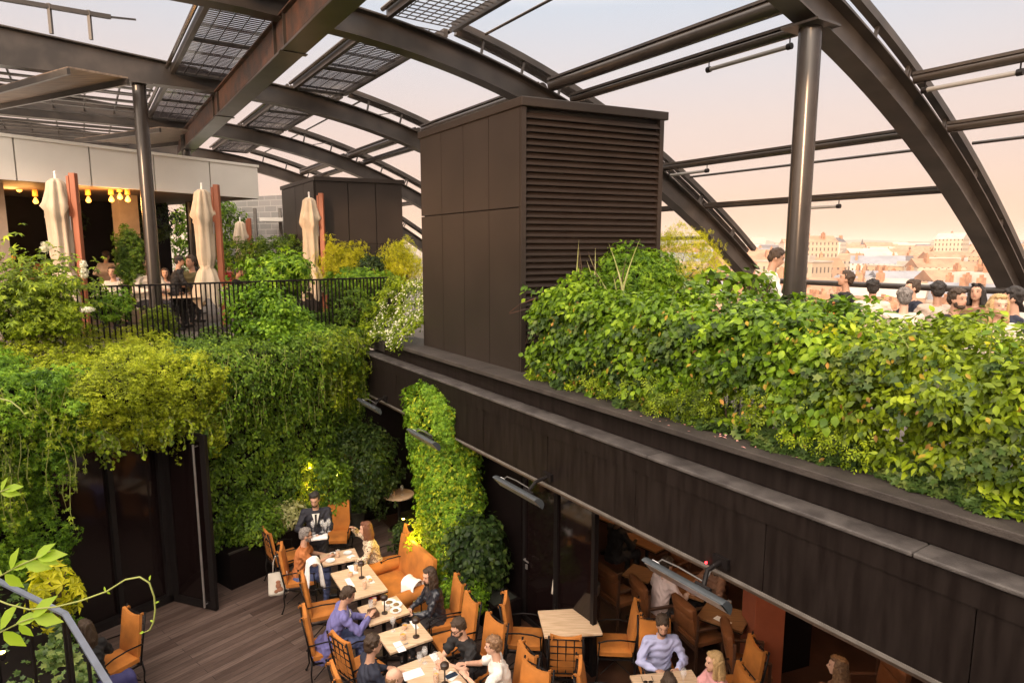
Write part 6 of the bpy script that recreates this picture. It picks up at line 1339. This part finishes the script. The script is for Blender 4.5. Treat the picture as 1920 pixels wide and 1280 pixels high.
    if 'glasses' in extra or 'shades' in extra:
        c=MB(); z=.014 if 'shades_up' not in extra else .11
        for sx in(-1,1):
            ctr=HC+HM@Vector((sx*.033,.094 if z<.1 else .06,z)); pts=[ctr+HM@Vector((.024*math.cos(q),0,.019*math.sin(q))) for q in [2*math.pi*k/12 for k in range(13)]]; c.tube(pts,.003,5)
            if 'shades' in extra: c.ell(ctr,(.024,.003,.019),M=HM)
            c.bar(ctr+HM@Vector((sx*.024,0,0)),HC+HM@Vector((sx*.078,-.0,z)),.005,.005)
        c.bar(HC+HM@Vector((-.01,.096 if z<.1 else .062,z+.004)),HC+HM@Vector((.01,.096 if z<.1 else .062,z+.004)),.004,.004); build('glasses',c,M['black'],o)
    if 'cap' in extra:
        c=MB(); c.ell(HC+HM@Vector((0,-.012,.065)),(.088,.105,.07),M=HM,n=18,m=10); c.ell(HC+HM@Vector((0,.10,.045)),(.06,.06,.010),M=HM,n=14,m=6); build('cap',c,CLO['black'],o,smooth=True)
    return o
fl=FLOOR+.012
def G(x,y,z=fl): return (x,y,z)
person('bearded waiter in black suit and tie holding wine glasses and a white cloth',G(-3.20,9.95),165,'stand',4,(-.05,.30,1.12),(.16,.33,1.18),(10,18),'m','black','short','suit',extra='beard',s=.97)
person('bearded man in a rust orange shirt with glasses, seated nearest the waiter',G(-3.32,9.52),78,'sit',10,(-.20,.36,.76),(.05,.42,.82),(-8,6),'m','grey','short','orange','short','jeans','beard grey glasses')
person('long-haired woman in a leopard print blouse raising her hand',G(-2.26,9.84),-112,'sit',14,(-.10,.40,.76),(.22,.30,1.16),(6,6),'l','auburn','long','leopard',sex='f')
person('man in a blue violet blazer leaning over his plate, back to the viewer',G(-2.36,7.76),66,'sit',24,(-.02,.48,.80),(.14,.50,.86),(4,26),'m','brown','short','blazer','long','jeans',coatlen=.2)
person('long dark-haired woman in a black leather jacket looking down',G(-1.08,8.32),-114,'sit',8,(-.10,.36,.72),(.12,.33,.70),(-14,14),'l','brown','long','leather',sex='f',bottom='trou')
person('curly-haired man in a navy shirt',G(-1.64,6.66),60,'sit',10,(-.2,.3,.74),(.1,.36,.78),(0,4),'m','brown','curly','navy')
person('balding man in blue at the bottom edge',G(-1.32,6.10),60,'sit',12,(-.18,.32,.76),(.12,.44,.80),(2,8),'l','fair','balding','blue',extra='beard')
person('dark-haired man with glasses in a black T-shirt leaning on his arms',G(-.48,7.26),-132,'sit',24,(-.04,.46,.80),(.04,.50,.80),(2,22),'l','brown','short','black','short',extra='glasses beard')
person('fair-haired man in a white shirt gesturing with open hands',G(-.12,6.70),-92,'sit',12,(-.14,.40,.90),(.12,.44,.92),(4,4),'l','fair','short','white','short','trou')
person('man with tousled grey-brown hair in a pale blue shirt',G(1.80,7.18),176,'sit',10,(-.14,.30,.76),(.14,.30,.76),(8,12),'m','brown','curly','pale',extra='beard')
person('blonde woman in a pink top at the bottom edge',G(2.26,6.42),-98,'sit',8,(-.1,.32,.76),(.1,.32,.78),(0,4),'l','blonde','long','pinkw','short',sex='f')
person('dark-haired woman seen from behind at the bottom edge',G(1.62,5.98),2,'sit',8,(-.14,.3,.76),(.14,.3,.76),(0,4),'l','brown','long','navy',sex='f')
person('man in a white shirt with his back turned under the largest heater',G(2.12,8.54),62,'sit',14,(-.2,.36,.78),(.2,.36,.78),(0,6),'l','brown','short','pinkl')
person('bare-armed woman in a brown dress across from the man in the white shirt',G(2.98,8.72),-115,'sit',12,(-.12,.40,.80),(.14,.38,.82),(0,8),'t','brown','long','brownp','short',sex='f')
person('person with light brown hair at the bottom right under the parapet',G(3.55,6.30),-60,'sit',8,skin='l',hair='fair',hs='long',top='brownp',sex='f')
person('seated person in black with a grey cap at the lower left',G(-5.0,6.98),-60,'sit',10,skin='m',hair='brown',hs='long',top='black',sex='f')
person('waiter in a pale shirt standing deep in the dark lower room',G(.95,10.0),-40,'stand',4,(-.15,.3,1.1),(.15,.3,1.1),(0,8),'m','black','short','pinkl',vox=.016)
person('dark figure seated at the far table of the lower room',G(1.75,10.2),60,'sit',8,skin='t',hair='black',hs='curly',top='black',vox=.016)
# things the waiter holds
wp=Vector((-3.20,9.95,FLOOR)); r=R(165); fwv=Vector((math.sin(r),math.cos(r),0)); rt_=Vector((fwv.y,-fwv.x,0))
for k,(a,b,z) in enumerate(((-.10,.34,1.16),(-.20,.36,1.17),(.04,.36,1.17),(-.15,.42,1.15))): wineglass(wp+fwv*b+rt_*a+Vector((0,0,z)),['wine glass carried by the waiter, nearest his chest','wine glass carried by the waiter, leftmost','wine glass carried by the waiter, rightmost','wine glass carried by the waiter, lowest one'][k],'glasses carried by the waiter')
o=thing('folded_cloth','white cloth folded over the hand of the waiter','cloth',wp+fwv*.33+rt_*-.05+Vector((0,0,1.075)),AZR(165)); m=MB(); m.box((0,0,0),(.26,.16,.05)); build('cloth',m,M['cloth_w'],o,bevel=.02,seg=3)
# right terrace guests
gz=-.06
def RG(x,y,z,**k): p=at(x,y,z); return (p.x,p.y,gz)
def gp(label,x,y,az,hc=1.20,F=None,**k):
    zz=gz+hc; p=at(x,y,zz) if F is None else atF(x,y,F); s=hc/1.24
    if k.get('pose')=='stand': s=(p.z-gz)/1.68
    k.setdefault('vox',.015); return person(label,(p.x,p.y,gz),az,s=s,group='guests on the right terrace',**k)
gp('waiter in a white shirt standing behind the hedge left of the thick column',1443,480,105,F=8.7,pose='stand',head=(10,18),skin='m',hair='brown',hs='short',top='white',lean=3,hl=(-.15,.3,1.05),hr=(.15,.3,1.05))
gp('dark-haired woman half hidden by the thick column',1477,533,100,skin='m',hair='black',hs='long',top='black',sex='f')
gp('man in a dark shirt looking up to the left',1590,523,-75,hc=1.3,head=(0,-14),skin='m',hair='brown',hs='short',top='black',hl=(-.1,.22,1.0))
gp('dark-haired man seen from behind in a pale shirt',1637,541,30,skin='m',hair='black',hs='curly',top='cream')
gp('woman with her hair in a bun, looking left',1717,540,-85,skin='l',hair='brown',hs='bun',top='navy',sex='f')
gp('grey-haired person low behind the hedge',1697,560,20,hc=1.16,skin='l',hair='grey',hs='curly',top='cream')
gp('black-haired man in grey seen from behind',1760,546,20,skin='t',hair='black',hs='curly',top='beige')
gp('man with short dark hair facing the viewer over the hedge',1788,560,165,skin='m',hair='brown',hs='short',top='black',extra='beard')
gp('smiling woman with long dark hair and sunglasses on her head',1832,548,-140,skin='m',hair='black',hs='long',top='brownp',sex='f',extra='shades_up',head=(10,-6))
gp('blonde woman with closed eyes near the right edge',1868,572,-165,skin='l',hair='blonde',hs='long',top='cream',sex='f')
gp('dark curly-haired person at the right edge',1908,560,-60,skin='m',hair='black',hs='curly',top='navy')
gp('person in a navy top low behind the hedge, left of the column',1412,545,10,hc=1.16,skin='m',hair='brown',hs='short',top='navy')
p=at(1536,560,.95); dup(ch0,(p.x,p.y,gz),AZR(10),'orange chair right of the thick column on the right terrace','orange cushioned iron armchairs')
for i,(u,v) in enumerate(((6.4,9.6),(4.4,8.9),(3.0,8.2))):
    c=UV(u,v,0); o=thing('terrace_table',['terrace table behind the thick column','terrace table amid the right terrace guests','terrace table at the right edge'][i],'table',(c.x,c.y,gz),AZ,'tables on the right terrace'); m=MB(); m.box((0,0,.72),(.9,.7,.03)); build('tabletop',m,M['oak'],o,bevel=.004); m=MB(); m.tube([(0,0,0),(0,0,.70)],.03,8); build('post',m,M['black'],o); m=MB(); m.box((0,0,.02),(.5,.5,.03)); build('foot',m,M['black'],o)
# left terrace guests
def lp(label,x,y,az,F,pose='sit',**k):
    p=atF(x,y,F); hz=1.68 if pose=='stand' else 1.24; s=max(.75,min(1.15,p.z/hz)); k.setdefault('vox',.018)
    return person(label,(p.x,p.y,0),az,pose,s=s,group='guests on the left terrace',**k)
lp('man in a beige jacket standing with his back to the viewer',194,478,5,16.2,'stand',skin='m',hair='brown',hs='short',top='beige',hl=(-.2,.25,1.1),hr=(.2,.25,1.1))
lp('person in black wearing a black cap',322,487,60,13.6,'stand',skin='m',hair='black',hs='short',top='black',extra='cap',lean=14,hl=(-.1,.4,1.0),hr=(.1,.4,1.0))
lp('dark-haired man with a white collar left of the round column',273,494,120,13.2,skin='m',hair='black',hs='short',top='cream',extra='beard')
lp('dark-haired man in green by the second parasol',361,487,200,14.4,skin='m',hair='brown',hs='short',top='green')
lp('man in black bending at the second parasol',366,510,190,14.6,skin='m',hair='black',hs='short',top='black')
lp('guest in a pink top below the round column',309,512,150,14.4,skin='l',hair='brown',hs='long',top='pinkl',sex='f')
lp('guest with dark hair between the column and the black cap',335,512,30,14.8,skin='m',hair='black',hs='short',top='black')
lp('guest in white left of the conifer',213,510,170,13.4,skin='l',hair='brown',hs='short',top='white')
lp('guest in light blue behind the cream flowers',228,505,160,15,skin='m',hair='brown',hs='short',top='pale')
lp('guest in black at the far left bar',50,505,40,13,skin='m',hair='black',hs='short',top='black')
lp('bald waiter in a dark suit standing by the small distant parasol',446,478,160,20,'stand',skin='l',hair=None,hs='bald',top='suit',hl=(-.1,.3,1.05),hr=(.1,.3,1.05),head=(0,20))
lp('guest in red beside the bald waiter',427,497,120,19,skin='l',hair='brown',hs='short',top='red')
lp('seated guest in front of the bald waiter',443,511,90,16.5,skin='m',hair='black',hs='short',top='black')
lp('seated dark-haired woman right of the bald waiter',461,510,200,16.5,skin='t',hair='black',hs='long',top='green',sex='f')
lp('guest in blue by the small distant parasol',476,492,60,19.5,skin='m',hair='black',hs='short',top='blue')
# tables for them
for i,(x,y,F) in enumerate(((215,560,14),(340,560,13.6),(450,545,17.5))):
    p=atF(x,y,F); o=thing('terrace_table',['left terrace table by the conifer','left terrace table behind the round column','left terrace table by the bald waiter'][i],'table',(p.x,p.y,0),.4,'tables on the left terrace'); m=MB(); m.box((0,0,.72),(.8,.8,.03)); build('tabletop',m,M['cloth_w'] if i==0 else M['oak'],o,bevel=.004); m=MB(); m.tube([(0,0,0),(0,0,.70)],.03,8); build('post',m,M['black'],o)
# wine bar shelf at the far left
p=atF(15,498,13.8); bs=thing('bar_shelf','warm-lit bar counter with glasses at the far left edge','bar counter',(p.x,p.y,0),frz)
m=MB(); m.box((-.6,.2,p.z/2-.02),(2.6,.5,p.z-.04)); build('counter',m,M['mast'],bs,bevel=.01); m=MB(); m.box((-.6,.2,p.z),(2.7,.6,.05)); build('counter_top',m,M['oak2'],bs)
for k in range(5):
    q=bs.location+Vector((math.cos(frz),math.sin(frz),0))*(-.55+.16*k); o=thing('copper_bowl_glass','amber-lit round glass on the bar counter at the far left','glass',(q.x,q.y,p.z+.026),group='glasses on the far left bar'); m=MB(); m.lathe([(.04,0),(.008,.01),(.008,.06),(.06,.10),(.065,.15),(.05,.19)],n=12); build('glass_wall',m,M['amber'],o,smooth='auto')
